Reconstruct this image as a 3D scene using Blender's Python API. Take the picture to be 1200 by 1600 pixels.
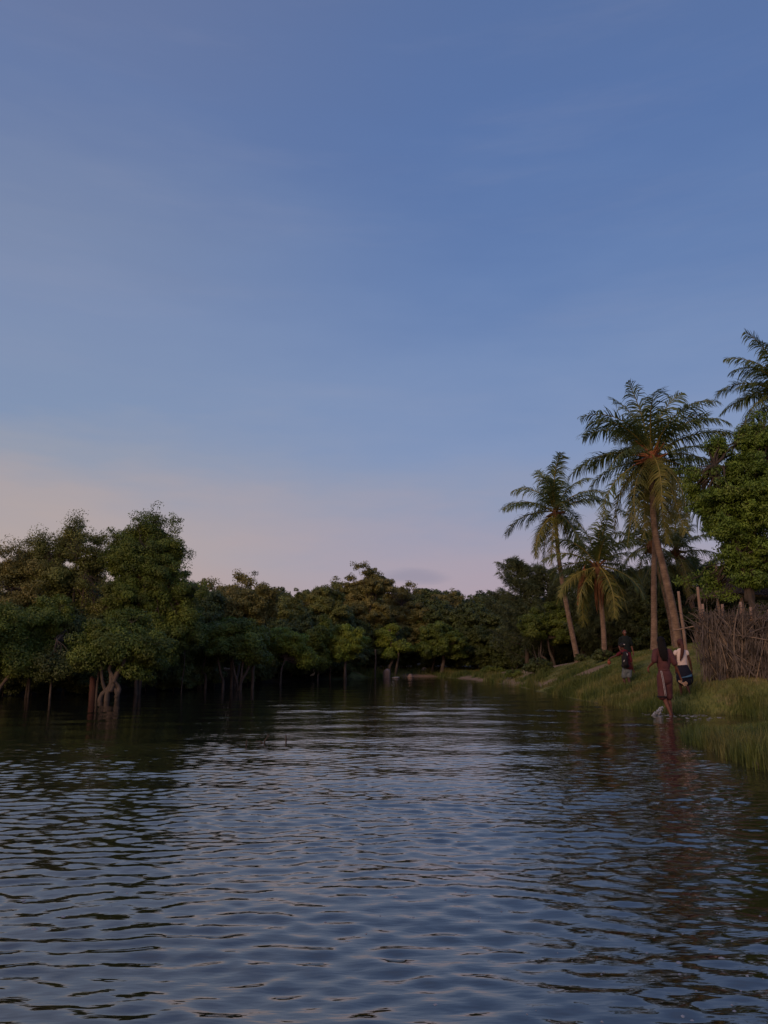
import bpy, math, random
import numpy as np
from mathutils import Vector, Matrix

scene = bpy.context.scene
for o in list(bpy.data.objects):
    bpy.data.objects.remove(o)
R = math.radians

# ------------------------------------------------------------------ camera
F = 1209.0            # focal length in photo pixels (1200 x 1600)
PITCH = R(10.8)
CAMH = 1.25
cam_d = bpy.data.cameras.new('camera')
cam = bpy.data.objects.new('camera', cam_d)
scene.collection.objects.link(cam)
cam.location = (0, 0, CAMH)
cam.rotation_euler = (R(90) + PITCH, 0, 0)
cam_d.sensor_fit = 'VERTICAL'
cam_d.sensor_height = 24.0
cam_d.lens = 24.0 * F / 1600.0
cam_d.clip_start = 0.05
cam_d.clip_end = 3000
scene.camera = cam

# ------------------------------------------------------------------ colour management
scene.view_settings.view_transform = 'Standard'
scene.view_settings.look = 'None'
scene.view_settings.exposure = 0.0
scene.view_settings.gamma = 1.0
scene.view_settings.use_curve_mapping = False
scene.render.resolution_x = 768
scene.render.resolution_y = 1024
cy = scene.cycles
cy.max_bounces = 6
cy.diffuse_bounces = 2
cy.glossy_bounces = 3
cy.transmission_bounces = 3
cy.transparent_max_bounces = 6
cy.caustics_reflective = False
cy.caustics_refractive = False
cy.use_denoising = True


def lin(c):
    return tuple((x / 255 / 12.92) if x / 255 <= 0.04045 else ((x / 255 + 0.055) / 1.055) ** 2.4 for x in c)


# ------------------------------------------------------------------ world: dusk sky
SUN_AZ = R(215)        # compass-like, clockwise from +Y: behind the camera, to its left
SUN_EL = R(4)
world = bpy.data.worlds.new('World')
scene.world = world
world.use_nodes = True
wn = world.node_tree
wn.nodes.clear()


def N(nt, t, **kw):
    n = nt.nodes.new(t)
    for k, v in kw.items():
        setattr(n, k, v)
    return n


def math_n(nt, op, a, b=None, clamp=False):
    n = N(nt, 'ShaderNodeMath', operation=op, use_clamp=clamp)
    for i, v in enumerate((a, b)):
        if v is None:
            continue
        if isinstance(v, (int, float)):
            n.inputs[i].default_value = v
        else:
            nt.links.new(v, n.inputs[i])
    return n.outputs[0]


def maprange(nt, v, a, b, c=0.0, d=1.0, smooth=True):
    n = N(nt, 'ShaderNodeMapRange')
    n.interpolation_type = 'SMOOTHSTEP' if smooth else 'LINEAR'
    nt.links.new(v, n.inputs[0])
    for i, x in enumerate((a, b, c, d)):
        n.inputs[i + 1].default_value = x
    return n.outputs[0]


def ramp(nt, fac, stops, interp='LINEAR'):
    n = N(nt, 'ShaderNodeValToRGB')
    n.color_ramp.interpolation = interp
    e = n.color_ramp.elements
    while len(e) > 1:
        e.remove(e[-1])
    e[0].position = stops[0][0]
    e[0].color = (*stops[0][1], 1)
    for p, c in stops[1:]:
        q = e.new(p)
        q.color = (*c, 1)
    if fac is not None:
        nt.links.new(fac, n.inputs[0])
    return n.outputs[0]


def mixc(nt, fac, a, b, mode='MIX'):
    n = N(nt, 'ShaderNodeMix', data_type='RGBA', blend_type=mode)
    if isinstance(fac, (int, float)):
        n.inputs[0].default_value = fac
    else:
        nt.links.new(fac, n.inputs[0])
    for i, v in ((6, a), (7, b)):
        if isinstance(v, tuple):
            n.inputs[i].default_value = (*v[:3], 1)
        else:
            nt.links.new(v, n.inputs[i])
    return n.outputs[2]


tc = N(wn, 'ShaderNodeTexCoord')
sep = N(wn, 'ShaderNodeSeparateXYZ')
wn.links.new(tc.outputs['Generated'], sep.inputs[0])
X, Y, Z = sep.outputs
elev = math_n(wn, 'MULTIPLY', math_n(wn, 'ARCSINE', Z), 180 / math.pi)
azim = math_n(wn, 'MULTIPLY', math_n(wn, 'ARCTAN2', X, Y), 180 / math.pi)
# thin high haze, stretched sideways
mp = N(wn, 'ShaderNodeMapping')
wn.links.new(tc.outputs['Generated'], mp.inputs[0])
mp.inputs['Rotation'].default_value = (0, R(-12), R(0))
mp.inputs['Scale'].default_value = (1.6, 1.0, 6.0)
nz = N(wn, 'ShaderNodeTexNoise')
wn.links.new(mp.outputs[0], nz.inputs['Vector'])
nz.inputs['Scale'].default_value = 1.7
nz.inputs['Detail'].default_value = 4
nz.inputs['Roughness'].default_value = 0.62
noise = nz.outputs[0]
# the haze shifts the height of each tint by a few degrees
ew = math_n(wn, 'ADD', elev, math_n(wn, 'MULTIPLY', math_n(wn, 'SUBTRACT', noise, 0.5), 10.0))
t = math_n(wn, 'DIVIDE', ew, 90.0, clamp=True)


def st(lst):
    return [(e / 90.0, lin(c)) for e, c in lst]


right = ramp(wn, t, st([(0, (160, 145, 168)), (4.5, (170, 154, 171)), (8, (160, 155, 176)), (11.5, (141, 151, 181)),
                        (16, (128, 147, 186)), (21, (117, 140, 183)), (28, (100, 127, 176)), (36, (88, 116, 168)),
                        (46, (88, 112, 160)), (90, (66, 88, 132))]))
left = ramp(wn, t, st([(0, (186, 162, 152)), (8, (180, 165, 163)), (11, (172, 162, 166)), (14, (150, 156, 174)),
                       (18, (130, 148, 180)), (24, (126, 143, 178)), (30, (122, 138, 172)), (38, (104, 124, 167)),
                       (46, (104, 119, 159)), (90, (76, 92, 134))]))
faz = maprange(wn, azim, 12, -30)
skyc = mixc(wn, faz, right, left)
mp2 = N(wn, 'ShaderNodeMapping')
wn.links.new(tc.outputs['Generated'], mp2.inputs[0])
mp2.inputs['Rotation'].default_value = (R(10), R(24), R(15))
mp2.inputs['Scale'].default_value = (1.2, 1.0, 9.0)
nz2 = N(wn, 'ShaderNodeTexNoise')
wn.links.new(mp2.outputs[0], nz2.inputs['Vector'])
nz2.inputs['Scale'].default_value = 2.2
nz2.inputs['Detail'].default_value = 6
nz2.inputs['Roughness'].default_value = 0.6
veil = maprange(wn, nz2.outputs[0], 0.48, 0.80, 0.0, 0.10)
skyc = mixc(wn, veil, skyc, lin((160, 160, 180)))
pg = maprange(wn, math_n(wn, 'ABSOLUTE', math_n(wn, 'SUBTRACT', azim, 3)), 16, 0)
pg = math_n(wn, 'MULTIPLY', pg, maprange(wn, elev, 12, 5))
skyc = mixc(wn, math_n(wn, 'MULTIPLY', pg, 0.35), skyc, lin((182, 158, 170)))
# warm afterglow round the set sun, behind the camera
sd = (math.sin(SUN_AZ), math.cos(SUN_AZ), 0.05)
dp = N(wn, 'ShaderNodeVectorMath', operation='DOT_PRODUCT')
wn.links.new(tc.outputs['Generated'], dp.inputs[0])
dp.inputs[1].default_value = sd
glow = maprange(wn, dp.outputs['Value'], 0.1, 1.0)
low = maprange(wn, elev, 45, 0)
glow = math_n(wn, 'MULTIPLY', glow, low)
glow = math_n(wn, 'MULTIPLY', glow, 0.55)
skyc = mixc(wn, glow, skyc, (1.3, 0.62, 0.3))
# one long slate-blue cloud low over the far trees
ca = math_n(wn, 'DIVIDE', math_n(wn, 'SUBTRACT', azim, 2.2), 2.8)
ce = math_n(wn, 'DIVIDE', math_n(wn, 'SUBTRACT', math_n(wn, 'ADD', elev, math_n(wn, 'MULTIPLY', math_n(wn, 'SUBTRACT', nz2.outputs[0], 0.5), 2.0)), 6.1), 0.6)
r2 = math_n(wn, 'ADD', math_n(wn, 'MULTIPLY', ca, ca), math_n(wn, 'MULTIPLY', ce, ce))
cm = maprange(wn, r2, 1.3, 0.0, 0, 0.5)
skyc = mixc(wn, cm, skyc, lin((132, 131, 157)))
# below the horizon: dim ground
skyc = mixc(wn, maprange(wn, elev, -1, -6), skyc, (0.02, 0.02, 0.02))
bg = N(wn, 'ShaderNodeBackground')
wn.links.new(skyc, bg.inputs[0])
bg.inputs[1].default_value = 0.95
nish = N(wn, 'ShaderNodeTexSky', sky_type='NISHITA')
nish.sun_disc = False
nish.sun_elevation = SUN_EL
nish.sun_rotation = SUN_AZ
bg2 = N(wn, 'ShaderNodeBackground')
wn.links.new(nish.outputs[0], bg2.inputs[0])
bg2.inputs[1].default_value = 0.01
addw = N(wn, 'ShaderNodeAddShader')
wn.links.new(bg.outputs[0], addw.inputs[0])
wn.links.new(bg2.outputs[0], addw.inputs[1])
wo = N(wn, 'ShaderNodeOutputWorld')
wn.links.new(addw.outputs[0], wo.inputs[0])

# ------------------------------------------------------------------ sun: last warm light, from behind and left
sl = bpy.data.lights.new('sun', 'SUN')
sl.energy = 1.0
sl.angle = R(18)
sl.color = (1.0, 0.66, 0.42)
sun = bpy.data.objects.new('sun', sl)
scene.collection.objects.link(sun)
_e = R(27)
sv = Vector((math.sin(SUN_AZ) * math.cos(_e), math.cos(SUN_AZ) * math.cos(_e), math.sin(_e)))
sun.rotation_euler = sv.to_track_quat('Z', 'Y').to_euler()
sun.location = sv * 50


# ------------------------------------------------------------------ helpers
def at(px, py, D):
    """point at ground distance D (along +Y) seen at photo pixel px, py"""
    u, v = (px - 600) / F, (800 - py) / F
    dy = math.cos(PITCH) - v * math.sin(PITCH)
    dz = math.sin(PITCH) + v * math.cos(PITCH)
    s = D / dy
    return Vector((u * s, D, CAMH + dz * s))


def mpp(D, py=1000):
    v = (800 - py) / F
    return D / (math.cos(PITCH) - v * math.sin(PITCH)) / F


def link(o):
    scene.collection.objects.link(o)
    return o


def empty(name, loc, label, cat, group=None, rz=0):
    o = bpy.data.objects.new(name, None)
    link(o)
    o.empty_display_size = 0.3
    o.location = loc
    o.rotation_euler = (0, 0, rz)
    return tag(o, label, cat, group)


def tag(o, label=None, cat=None, group=None, kind=None):
    if label:
        o['label'] = label
    if cat:
        o['category'] = cat
    if group:
        o['group'] = group
    if kind:
        o['kind'] = kind
    return o


def copy_tree(o, parent=None):
    c = o.copy()
    link(c)
    c.parent = parent
    for ch in list(o.children):
        copy_tree(ch, c)
    return c


def np_mesh(name, V, Q, mat, parent=None, smooth=False, attrs=None):
    """V (n,3), Q (m,4) or (m,3) arrays"""
    V = np.asarray(V, dtype=np.float32)
    Q = np.asarray(Q, dtype=np.int32)
    me = bpy.data.meshes.new(name)
    k = Q.shape[1]
    me.vertices.add(len(V))
    me.vertices.foreach_set('co', V.ravel())
    me.loops.add(Q.size)
    me.loops.foreach_set('vertex_index', Q.ravel())
    me.polygons.add(len(Q))
    me.polygons.foreach_set('loop_start', np.arange(0, Q.size, k, dtype=np.int32))
    me.polygons.foreach_set('loop_total', np.full(len(Q), k, dtype=np.int32))
    if smooth:
        me.polygons.foreach_set('use_smooth', np.ones(len(Q), dtype=bool))
    me.update(calc_edges=True)
    if attrs:
        for an, av in attrs.items():
            a = me.attributes.new(an, 'FLOAT', 'POINT')
            a.data.foreach_set('value', np.asarray(av, dtype=np.float32))
    me.materials.append(mat)
    o = bpy.data.objects.new(name, me)
    link(o)
    if parent:
        o.parent = parent
    return o


def catmull(pts, n):
    P = [Vector(p) for p in pts]
    if len(P) < 3:
        return [P[0].lerp(P[-1], i / n) for i in range(n + 1)]
    P = [P[0] * 2 - P[1]] + P + [P[-1] * 2 - P[-2]]
    out = []
    seg = len(P) - 3
    for i in range(n + 1):
        x = i / n * seg
        k = min(int(x), seg - 1)
        t_ = x - k
        a, b, c, d = P[k:k + 4]
        out.append(0.5 * ((2 * b) + (c - a) * t_ + (2 * a - 5 * b + 4 * c - d) * t_ * t_ + (3 * b - a - 3 * c + d) * t_ ** 3))
    return out


class MB:
    def __init__(s):
        s.v = []
        s.f = []

    def tube(s, path, radii, n=8, cap=True, rings=None, lump=0.0, rng=None):
        path = [Vector(p) for p in path]
        if rings:
            m = len(path)
            if not callable(radii) and any(isinstance(q, tuple) for q in radii):
                tt = [q if isinstance(q, tuple) else (q, q) for q in radii]
                xs_ = np.linspace(0, 1, len(tt))
                rr = [(float(np.interp(i / rings, xs_, [q[0] for q in tt])), float(np.interp(i / rings, xs_, [q[1] for q in tt]))) for i in range(rings + 1)]
            else:
                rr = [radii(i / rings) if callable(radii) else float(np.interp(i / rings, np.linspace(0, 1, len(radii)), radii)) for i in range(rings + 1)]
            path = catmull(path, rings)
            radii = rr
        base = len(s.v)
        up = Vector((0, 0, 1))
        T0 = (path[1] - path[0]).normalized()
        side = T0.cross(up)
        if side.length < 0.1:
            side = T0.cross(Vector((0, 1, 0)))
        side.normalize()
        for i, p in enumerate(path):
            T = (path[min(i + 1, len(path) - 1)] - path[max(i - 1, 0)]).normalized()
            side = (side - T * side.dot(T)).normalized()
            b = T.cross(side)
            r = radii[i] if not isinstance(radii, (int, float)) else radii
            if isinstance(r, tuple):
                ra, rb = r
            else:
                ra = rb = r
            for k in range(n):
                a = 2 * math.pi * k / n
                q = 1 + (rng.uniform(-lump, lump) if lump and rng else 0)
                s.v.append(p + side * math.cos(a) * ra * q + b * math.sin(a) * rb * q)
        for i in range(len(path) - 1):
            for k in range(n):
                a = base + i * n + k
                b2 = base + i * n + (k + 1) % n
                s.f.append((a, b2, b2 + n, a + n))
        if cap:
            s.f.append(tuple(base + k for k in reversed(range(n))))
            e = base + (len(path) - 1) * n
            s.f.append(tuple(e + k for k in range(n)))

    def ell(s, c, r, n=12, m=8, rot=None, fn=None):
        c = Vector(c)
        if isinstance(r, (int, float)):
            r = (r, r, r)
        base = len(s.v)

        def add(x, y, z):
            p = Vector((x * r[0], y * r[1], z * r[2]))
            if fn:
                p = fn(p)
            if rot:
                p = rot @ p
            s.v.append(c + p)
        add(0, 0, -1)
        for j in range(1, m):
            th = -math.pi / 2 + math.pi * j / m
            for i in range(n):
                a = 2 * math.pi * i / n
                add(math.cos(th) * math.cos(a), math.cos(th) * math.sin(a), math.sin(th))
        add(0, 0, 1)
        top = len(s.v) - 1
        for i in range(n):
            s.f.append((base, base + 1 + (i + 1) % n, base + 1 + i))
            e = base + 1 + (m - 2) * n
            s.f.append((top, e + i, e + (i + 1) % n))
        for j in range(m - 2):
            for i in range(n):
                a = base + 1 + j * n + i
                b = base + 1 + j * n + (i + 1) % n
                s.f.append((a, b, b + n, a + n))

    def limb(s, pr, n=12):
        """tapered round-ended limb through (point, radius) pairs"""
        pts = [p for p, r in pr]
        rad = [r for p, r in pr]
        k = max(6, 5 * (len(pr) - 1))
        s.tube(pts, rad, n=n, rings=k)
        for e in (0, -1):
            q = rad[e]
            if isinstance(q, tuple):
                s.ell(pts[e], (q[0], q[1], min(q)), n=n, m=8)
            else:
                s.ell(pts[e], q, n=n, m=8)

    def loft(s, rows, n=20, cap=True):
        """rows of (z, cx, cy, rx, ry)"""
        base = len(s.v)
        for (z, cx, cyy, rx, ry) in rows:
            for k in range(n):
                a = 2 * math.pi * k / n
                s.v.append(Vector((cx + rx * math.cos(a), cyy + ry * math.sin(a), z)))
        for i in range(len(rows) - 1):
            for k in range(n):
                a = base + i * n + k
                b = base + i * n + (k + 1) % n
                s.f.append((a, b, b + n, a + n))
        if cap:
            s.f.append(tuple(base + k for k in reversed(range(n))))
            e = base + (len(rows) - 1) * n
            s.f.append(tuple(e + k for k in range(n)))

    def build(s, name, mat, parent=None, smooth=True):
        me = bpy.data.meshes.new(name)
        me.from_pydata([tuple(v) for v in s.v], [], s.f)
        me.update()
        if smooth:
            me.polygons.foreach_set('use_smooth', np.ones(len(me.polygons), dtype=bool))
        me.materials.append(mat)
        o = bpy.data.objects.new(name, me)
        link(o)
        if parent:
            o.parent = parent
        return o

    def build_remesh(s, name, mat, parent=None, voxel=0.008, smooth_it=3):
        o = s.build(name, mat, None)
        m = o.modifiers.new('r', 'REMESH')
        m.mode = 'VOXEL'
        m.voxel_size = voxel
        m.use_smooth_shade = True
        if smooth_it:
            q = o.modifiers.new('s', 'SMOOTH')
            q.iterations = smooth_it
            q.factor = 0.5
        dg = bpy.context.evaluated_depsgraph_get()
        dg.update()
        me = bpy.data.meshes.new_from_object(o.evaluated_get(dg))
        old = o.data
        o.modifiers.clear()
        o.data = me
        me.name = name
        bpy.data.meshes.remove(old)
        if not me.materials:
            me.materials.append(mat)
        me.polygons.foreach_set('use_smooth', np.ones(len(me.polygons), dtype=bool))
        if parent:
            o.parent = parent
        return o


# ------------------------------------------------------------------ materials
def mat_new(name):
    m = bpy.data.materials.new(name)
    m.use_nodes = True
    nt = m.node_tree
    nt.nodes.clear()
    out = N(nt, 'ShaderNodeOutputMaterial')
    return m, nt, out


def noise_fac(nt, scale, detail=3, stretch=None, coord='Object', rough=0.55):
    tcn = N(nt, 'ShaderNodeTexCoord')
    src = tcn.outputs[coord]
    if stretch:
        mpn = N(nt, 'ShaderNodeMapping')
        mpn.inputs['Scale'].default_value = stretch
        nt.links.new(src, mpn.inputs[0])
        src = mpn.outputs[0]
    n = N(nt, 'ShaderNodeTexNoise')
    n.inputs['Scale'].default_value = scale
    n.inputs['Detail'].default_value = detail
    n.inputs['Roughness'].default_value = rough
    nt.links.new(src, n.inputs['Vector'])
    return n.outputs[0]


def simple_mat(name, c1, c2=None, scale=8, rough=0.75, stretch=None, bump=0.0, bscale=None, spec=0.3, detail=3):
    m, nt, out = mat_new(name)
    p = N(nt, 'ShaderNodeBsdfPrincipled')
    p.inputs['Roughness'].default_value = rough
    p.inputs['Specular IOR Level'].default_value = spec
    f = noise_fac(nt, scale, detail, stretch)
    if c2 is None:
        c2 = tuple(x * 0.7 for x in c1)
    col = ramp(nt, f, [(0.32, c1), (0.68, c2)])
    nt.links.new(col, p.inputs['Base Color'])
    if bump:
        b = N(nt, 'ShaderNodeBump')
        b.inputs['Strength'].default_value = bump
        b.inputs['Distance'].default_value = 0.02
        f2 = noise_fac(nt, bscale or scale * 3, 4, stretch)
        nt.links.new(f2, b.inputs['Height'])
        nt.links.new(b.outputs[0], p.inputs['Normal'])
    nt.links.new(p.outputs[0], out.inputs[0])
    return m


def leaf_mat(name, c1, c2, c3, scale=0.9, trans=0.3, rough=0.5):
    m, nt, out = mat_new(name)
    f = noise_fac(nt, scale, 3)
    g = noise_fac(nt, 6.0, 2)
    col = ramp(nt, f, [(0.34, c1), (0.5, c2), (0.68, c3)])
    at_ = N(nt, 'ShaderNodeAttribute', attribute_name='tint')
    v = maprange(nt, at_.outputs['Fac'], 0, 1, 0.8, 2.0, smooth=False)
    col = mixc(nt, 1.0, col, _grey(nt, v), 'MULTIPLY')
    p = N(nt, 'ShaderNodeBsdfPrincipled')
    p.inputs['Roughness'].default_value = rough
    p.inputs['Specular IOR Level'].default_value = 0.35
    nt.links.new(col, p.inputs['Base Color'])
    tr = N(nt, 'ShaderNodeBsdfTranslucent')
    nt.links.new(col, tr.inputs[0])
    mx = N(nt, 'ShaderNodeMixShader')
    mx.inputs[0].default_value = trans
    nt.links.new(p.outputs[0], mx.inputs[1])
    nt.links.new(tr.outputs[0], mx.inputs[2])
    nt.links.new(mx.outputs[0], out.inputs[0])
    return m


def _grey(nt, v):
    n = N(nt, 'ShaderNodeCombineColor')
    for i in range(3):
        nt.links.new(v, n.inputs[i])
    return n.outputs[0]


M_GREEN = leaf_mat('leaf_green', (0.075, 0.108, 0.020), (0.102, 0.140, 0.024), (0.150, 0.182, 0.030))
M_LIME = leaf_mat('leaf_yellow_green', (0.13, 0.18, 0.026), (0.175, 0.22, 0.03), (0.24, 0.27, 0.036))
M_OLIVE = leaf_mat('leaf_olive', (0.10, 0.120, 0.030), (0.135, 0.150, 0.036), (0.19, 0.19, 0.05))
M_BROWN = leaf_mat('leaf_brown_olive', (0.125, 0.122, 0.036), (0.17, 0.158, 0.045), (0.225, 0.195, 0.062))
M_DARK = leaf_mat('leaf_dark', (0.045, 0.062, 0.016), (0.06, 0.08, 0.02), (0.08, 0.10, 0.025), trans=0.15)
M_NEEM = leaf_mat('leaf_fresh', (0.085, 0.14, 0.022), (0.12, 0.185, 0.028), (0.17, 0.23, 0.035), scale=1.2)
M_NEEDLE = leaf_mat('needle', (0.05, 0.068, 0.032), (0.065, 0.085, 0.038), (0.09, 0.11, 0.045), trans=0.15)
M_FROND = leaf_mat('palm_leaf', (0.06, 0.088, 0.028), (0.085, 0.115, 0.034), (0.13, 0.15, 0.04), scale=1.3, trans=0.25)
M_FRONDY = leaf_mat('palm_leaf_yellow', (0.11, 0.12, 0.03), (0.15, 0.15, 0.035), (0.2, 0.17, 0.045), scale=1.3)
M_FRONDD = leaf_mat('palm_leaf_dead', (0.26, 0.105, 0.042), (0.2, 0.085, 0.04), (0.16, 0.08, 0.04), scale=2, trans=0.15, rough=0.8)
M_RACHIS = simple_mat('palm_rachis', (0.30, 0.25, 0.07), (0.22, 0.2, 0.06), 4, 0.5)
M_RACHD = simple_mat('palm_rachis_dry', (0.28, 0.13, 0.06), (0.2, 0.1, 0.05), 4, 0.8)
M_BARK = simple_mat('mangrove_bark', (0.13, 0.10, 0.078), (0.05, 0.042, 0.034), 5, 0.85, (1, 1, 0.4), 0.8)
M_BARKD = simple_mat('dark_bark', (0.09, 0.07, 0.055), (0.05, 0.04, 0.033), 5, 0.9, (1, 1, 0.4), 0.8)
M_BARKR = simple_mat('red_wood', (0.095, 0.04, 0.03), (0.05, 0.027, 0.022), 6, 0.85, (1, 1, 0.3), 0.6)
M_POLE = simple_mat('weathered_pole', (0.36, 0.25, 0.18), (0.24, 0.16, 0.12), 9, 0.8, (1, 1, 0.25), 0.5)
M_THATCH = simple_mat('thatch', (0.11, 0.085, 0.07), (0.055, 0.043, 0.036), 14, 0.95, (1, 1, 0.25), 0.9)
M_DRY = simple_mat('dry_brush', (0.175, 0.145, 0.125), (0.045, 0.038, 0.034), 3.5, 0.9, None, 0.3)
M_DRYL = simple_mat('dry_brush_light', (0.36, 0.28, 0.21), (0.2, 0.15, 0.11), 7, 0.9)
M_ROCK = simple_mat('rock', (0.32, 0.22, 0.18), (0.22, 0.16, 0.13), 9, 0.9, None, 0.6)
M_ROCKW = simple_mat('pale_rock', (0.42, 0.38, 0.35), (0.32, 0.28, 0.26), 12, 0.9, None, 0.4)


def palm_bark():
    m, nt, out = mat_new('palm_bark')
    p = N(nt, 'ShaderNodeBsdfPrincipled')
    p.inputs['Roughness'].default_value = 0.85
    p.inputs['Specular IOR Level'].default_value = 0.2
    tcn = N(nt, 'ShaderNodeTexCoord')
    s2 = N(nt, 'ShaderNodeSeparateXYZ')
    nt.links.new(tcn.outputs['Object'], s2.inputs[0])
    n1 = noise_fac(nt, 3.0, 3)
    zz = math_n(nt, 'ADD', math_n(nt, 'MULTIPLY', s2.outputs[2], 11.0), math_n(nt, 'MULTIPLY', n1, 4.0))
    fr = math_n(nt, 'FRACT', zz)
    ring = maprange(nt, fr, 0.0, 0.4, 0.55, 1.0)
    col = ramp(nt, noise_fac(nt, 5, 4), [(0.3, (0.14, 0.095, 0.072)), (0.55, (0.24, 0.17, 0.13)), (0.75, (0.33, 0.24, 0.18))])
    col = mixc(nt, ring, mixc(nt, 1.0, col, (0.5, 0.45, 0.42), 'MULTIPLY'), col)
    nt.links.new(col, p.inputs['Base Color'])
    b = N(nt, 'ShaderNodeBump')
    b.inputs['Strength'].default_value = 0.4
    b.inputs['Distance'].default_value = 0.02
    nt.links.new(ring, b.inputs['Height'])
    nt.links.new(b.outputs[0], p.inputs['Normal'])
    nt.links.new(p.outputs[0], out.inputs[0])
    return m


M_PALMBARK = palm_bark()


def water_mat():
    m, nt, out = mat_new('river_water')
    p = N(nt, 'ShaderNodeBsdfPrincipled')
    p.inputs['Base Color'].default_value = (0.011, 0.012, 0.011, 1)
    p.inputs['Roughness'].default_value = 0.04
    p.inputs['IOR'].default_value = 1.6
    p.inputs['Specular Tint'].default_value = (1.0, 0.89, 0.78, 1)
    f1 = noise_fac(nt, 1.0, 3, (2.6, 7.5, 1), rough=0.6)
    f2 = noise_fac(nt, 1.0, 2, (9, 22, 1), rough=0.5)
    h = math_n(nt, 'ADD', f1, math_n(nt, 'MULTIPLY', f2, 0.22))
    b = N(nt, 'ShaderNodeBump')
    ra = N(nt, 'ShaderNodeAttribute', attribute_name='ripple')
    nt.links.new(ra.outputs['Fac'], b.inputs['Strength'])
    b.inputs['Distance'].default_value = 0.006
    nt.links.new(h, b.inputs['Height'])
    nt.links.new(b.outputs[0], p.inputs['Normal'])
    gl = N(nt, 'ShaderNodeBsdfGlossy')
    gl.inputs['Color'].default_value = (1.0, 0.86, 0.73, 1)
    gl.inputs['Roughness'].default_value = 0.04
    nt.links.new(b.outputs[0], gl.inputs['Normal'])
    mx = N(nt, 'ShaderNodeMixShader')
    mx.inputs[0].default_value = 0.2
    nt.links.new(p.outputs[0], mx.inputs[1])
    nt.links.new(gl.outputs[0], mx.inputs[2])
    nt.links.new(mx.outputs[0], out.inputs[0])
    return m


M_WATER = water_mat()
M_FOAM = simple_mat('foam', (0.34, 0.36, 0.40), (0.22, 0.24, 0.27), 30, 0.4)


def ground_mat():
    m, nt, out = mat_new('river_bank_soil')
    p = N(nt, 'ShaderNodeBsdfPrincipled')
    p.inputs['Roughness'].default_value = 0.95
    p.inputs['Specular IOR Level'].default_value = 0.1
    green = ramp(nt, noise_fac(nt, 1.4, 5, rough=0.7), [(0.3, (0.09, 0.11, 0.03)), (0.5, (0.17, 0.18, 0.05)), (0.68, (0.26, 0.21, 0.095))])
    sand = ramp(nt, noise_fac(nt, 5, 4), [(0.3, (0.34, 0.235, 0.16)), (0.7, (0.24, 0.165, 0.115))])
    a = N(nt, 'ShaderNodeAttribute', attribute_name='sand')
    col = mixc(nt, a.outputs['Fac'], green, sand)
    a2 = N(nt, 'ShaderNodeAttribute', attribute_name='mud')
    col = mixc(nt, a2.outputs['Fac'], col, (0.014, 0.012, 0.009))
    nt.links.new(col, p.inputs['Base Color'])
    b = N(nt, 'ShaderNodeBump')
    b.inputs['Strength'].default_value = 0.8
    b.inputs['Distance'].default_value = 0.06
    nt.links.new(noise_fac(nt, 9, 5), b.inputs['Height'])
    nt.links.new(b.outputs[0], p.inputs['Normal'])
    nt.links.new(p.outputs[0], out.inputs[0])
    return m


M_GROUND = ground_mat()

# ------------------------------------------------------------------ terrain
_sy = np.array([-40, 0, 6, 9, 10.5, 12.5, 14.0, 15.0, 15.6, 18.2, 18.7, 19.4, 23, 30, 38, 45, 52, 58, 64, 200.0])
_sx = np.array([9, 6.5, 5.0, 4.45, 4.6, 5.0, 5.5, 6.1, 8.1, 8.3, 7.2, 6.3, 6.3, 6.2, 6.3, 6.0, 5.2, 4.0, 2.0, 2.0])


def lownoise(x, y, seed=0, s=1.0):
    r = np.random.RandomState(seed)
    o = 0
    for i in range(7):
        k = s * (0.5 + r.rand() * 1.6)
        a = r.rand() * 6.28
        o = o + np.sin(k * (x * np.cos(a) + y * np.sin(a)) + r.rand() * 6.28)
    return o / 4.0


def ground_h(x, y):
    x = np.asarray(x, float)
    y = np.asarray(y, float)
    xs = np.interp(y, _sy, _sx) + 0.12 * lownoise(x * 0, y, 3, 1.3)
    d = x - xs
    slope = np.interp(y, [0, 10, 16.0, 17.6, 19, 20, 24, 30, 38, 48, 60], [0.06, 0.04, 0.04, 0.22, 0.36, 0.38, 0.42, 0.46, 0.46, 0.25, 0.12])
    P = np.interp(y, [0, 17, 20, 28, 32, 40, 50, 60, 80], [1.2, 1.0, 1.3, 2.3, 2.2, 1.5, 0.8, 0.5, 0.5])
    hr = np.where(d > 0, P * np.tanh(slope * np.maximum(d, 0) / P), np.maximum(0.35 * d, -0.5))
    yf = np.interp(x, [-60, -30, -14, -10, -7.6, -5.9, -2.6, -1.2, 1.5, 4, 8], [20, 26, 29, 29.5, 36.5, 45, 50.5, 55.5, 58, 58.5, 57])
    hf = np.clip(0.14 * (y - yf), -0.5, 0.6)
    xl = np.interp(y, [0, 20, 34, 48, 62, 75], [-44, -34, -30, -30, -30, -30])
    hl = np.clip(0.12 * (xl - x), -0.5, 0.5)
    h = np.maximum(np.maximum(hr, hf), hl)
    h = h + 0.035 * lownoise(x, y, 5, 1.1) * (h > -0.1)
    return h


def gz(x, y):
    return float(ground_h(np.array([x]), np.array([y]))[0])


SAND = [(9.2, 43, 2.8, 4.5, 1.0), (8.4, 49, 1.8, 3.0, 1.0), (6.6, 36, 0.35, 2.0, .8), (8.0, 31, 0.8, 0.9, 0.9), (6.9, 33.2, 0.6, 0.8, 0.8), (5.4, 50, 0.8, 4.5, 0.9), (2.5, 58.5, 3.2, 1.0, 1.0),
        (10.2, 38, 1.3, 1.8, 0.6), (6.6, 14.2, .6, .8, .6), (8.6, 14.6, .8, .7, .7), (6.5, 41, .3, 3, .8)]


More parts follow.
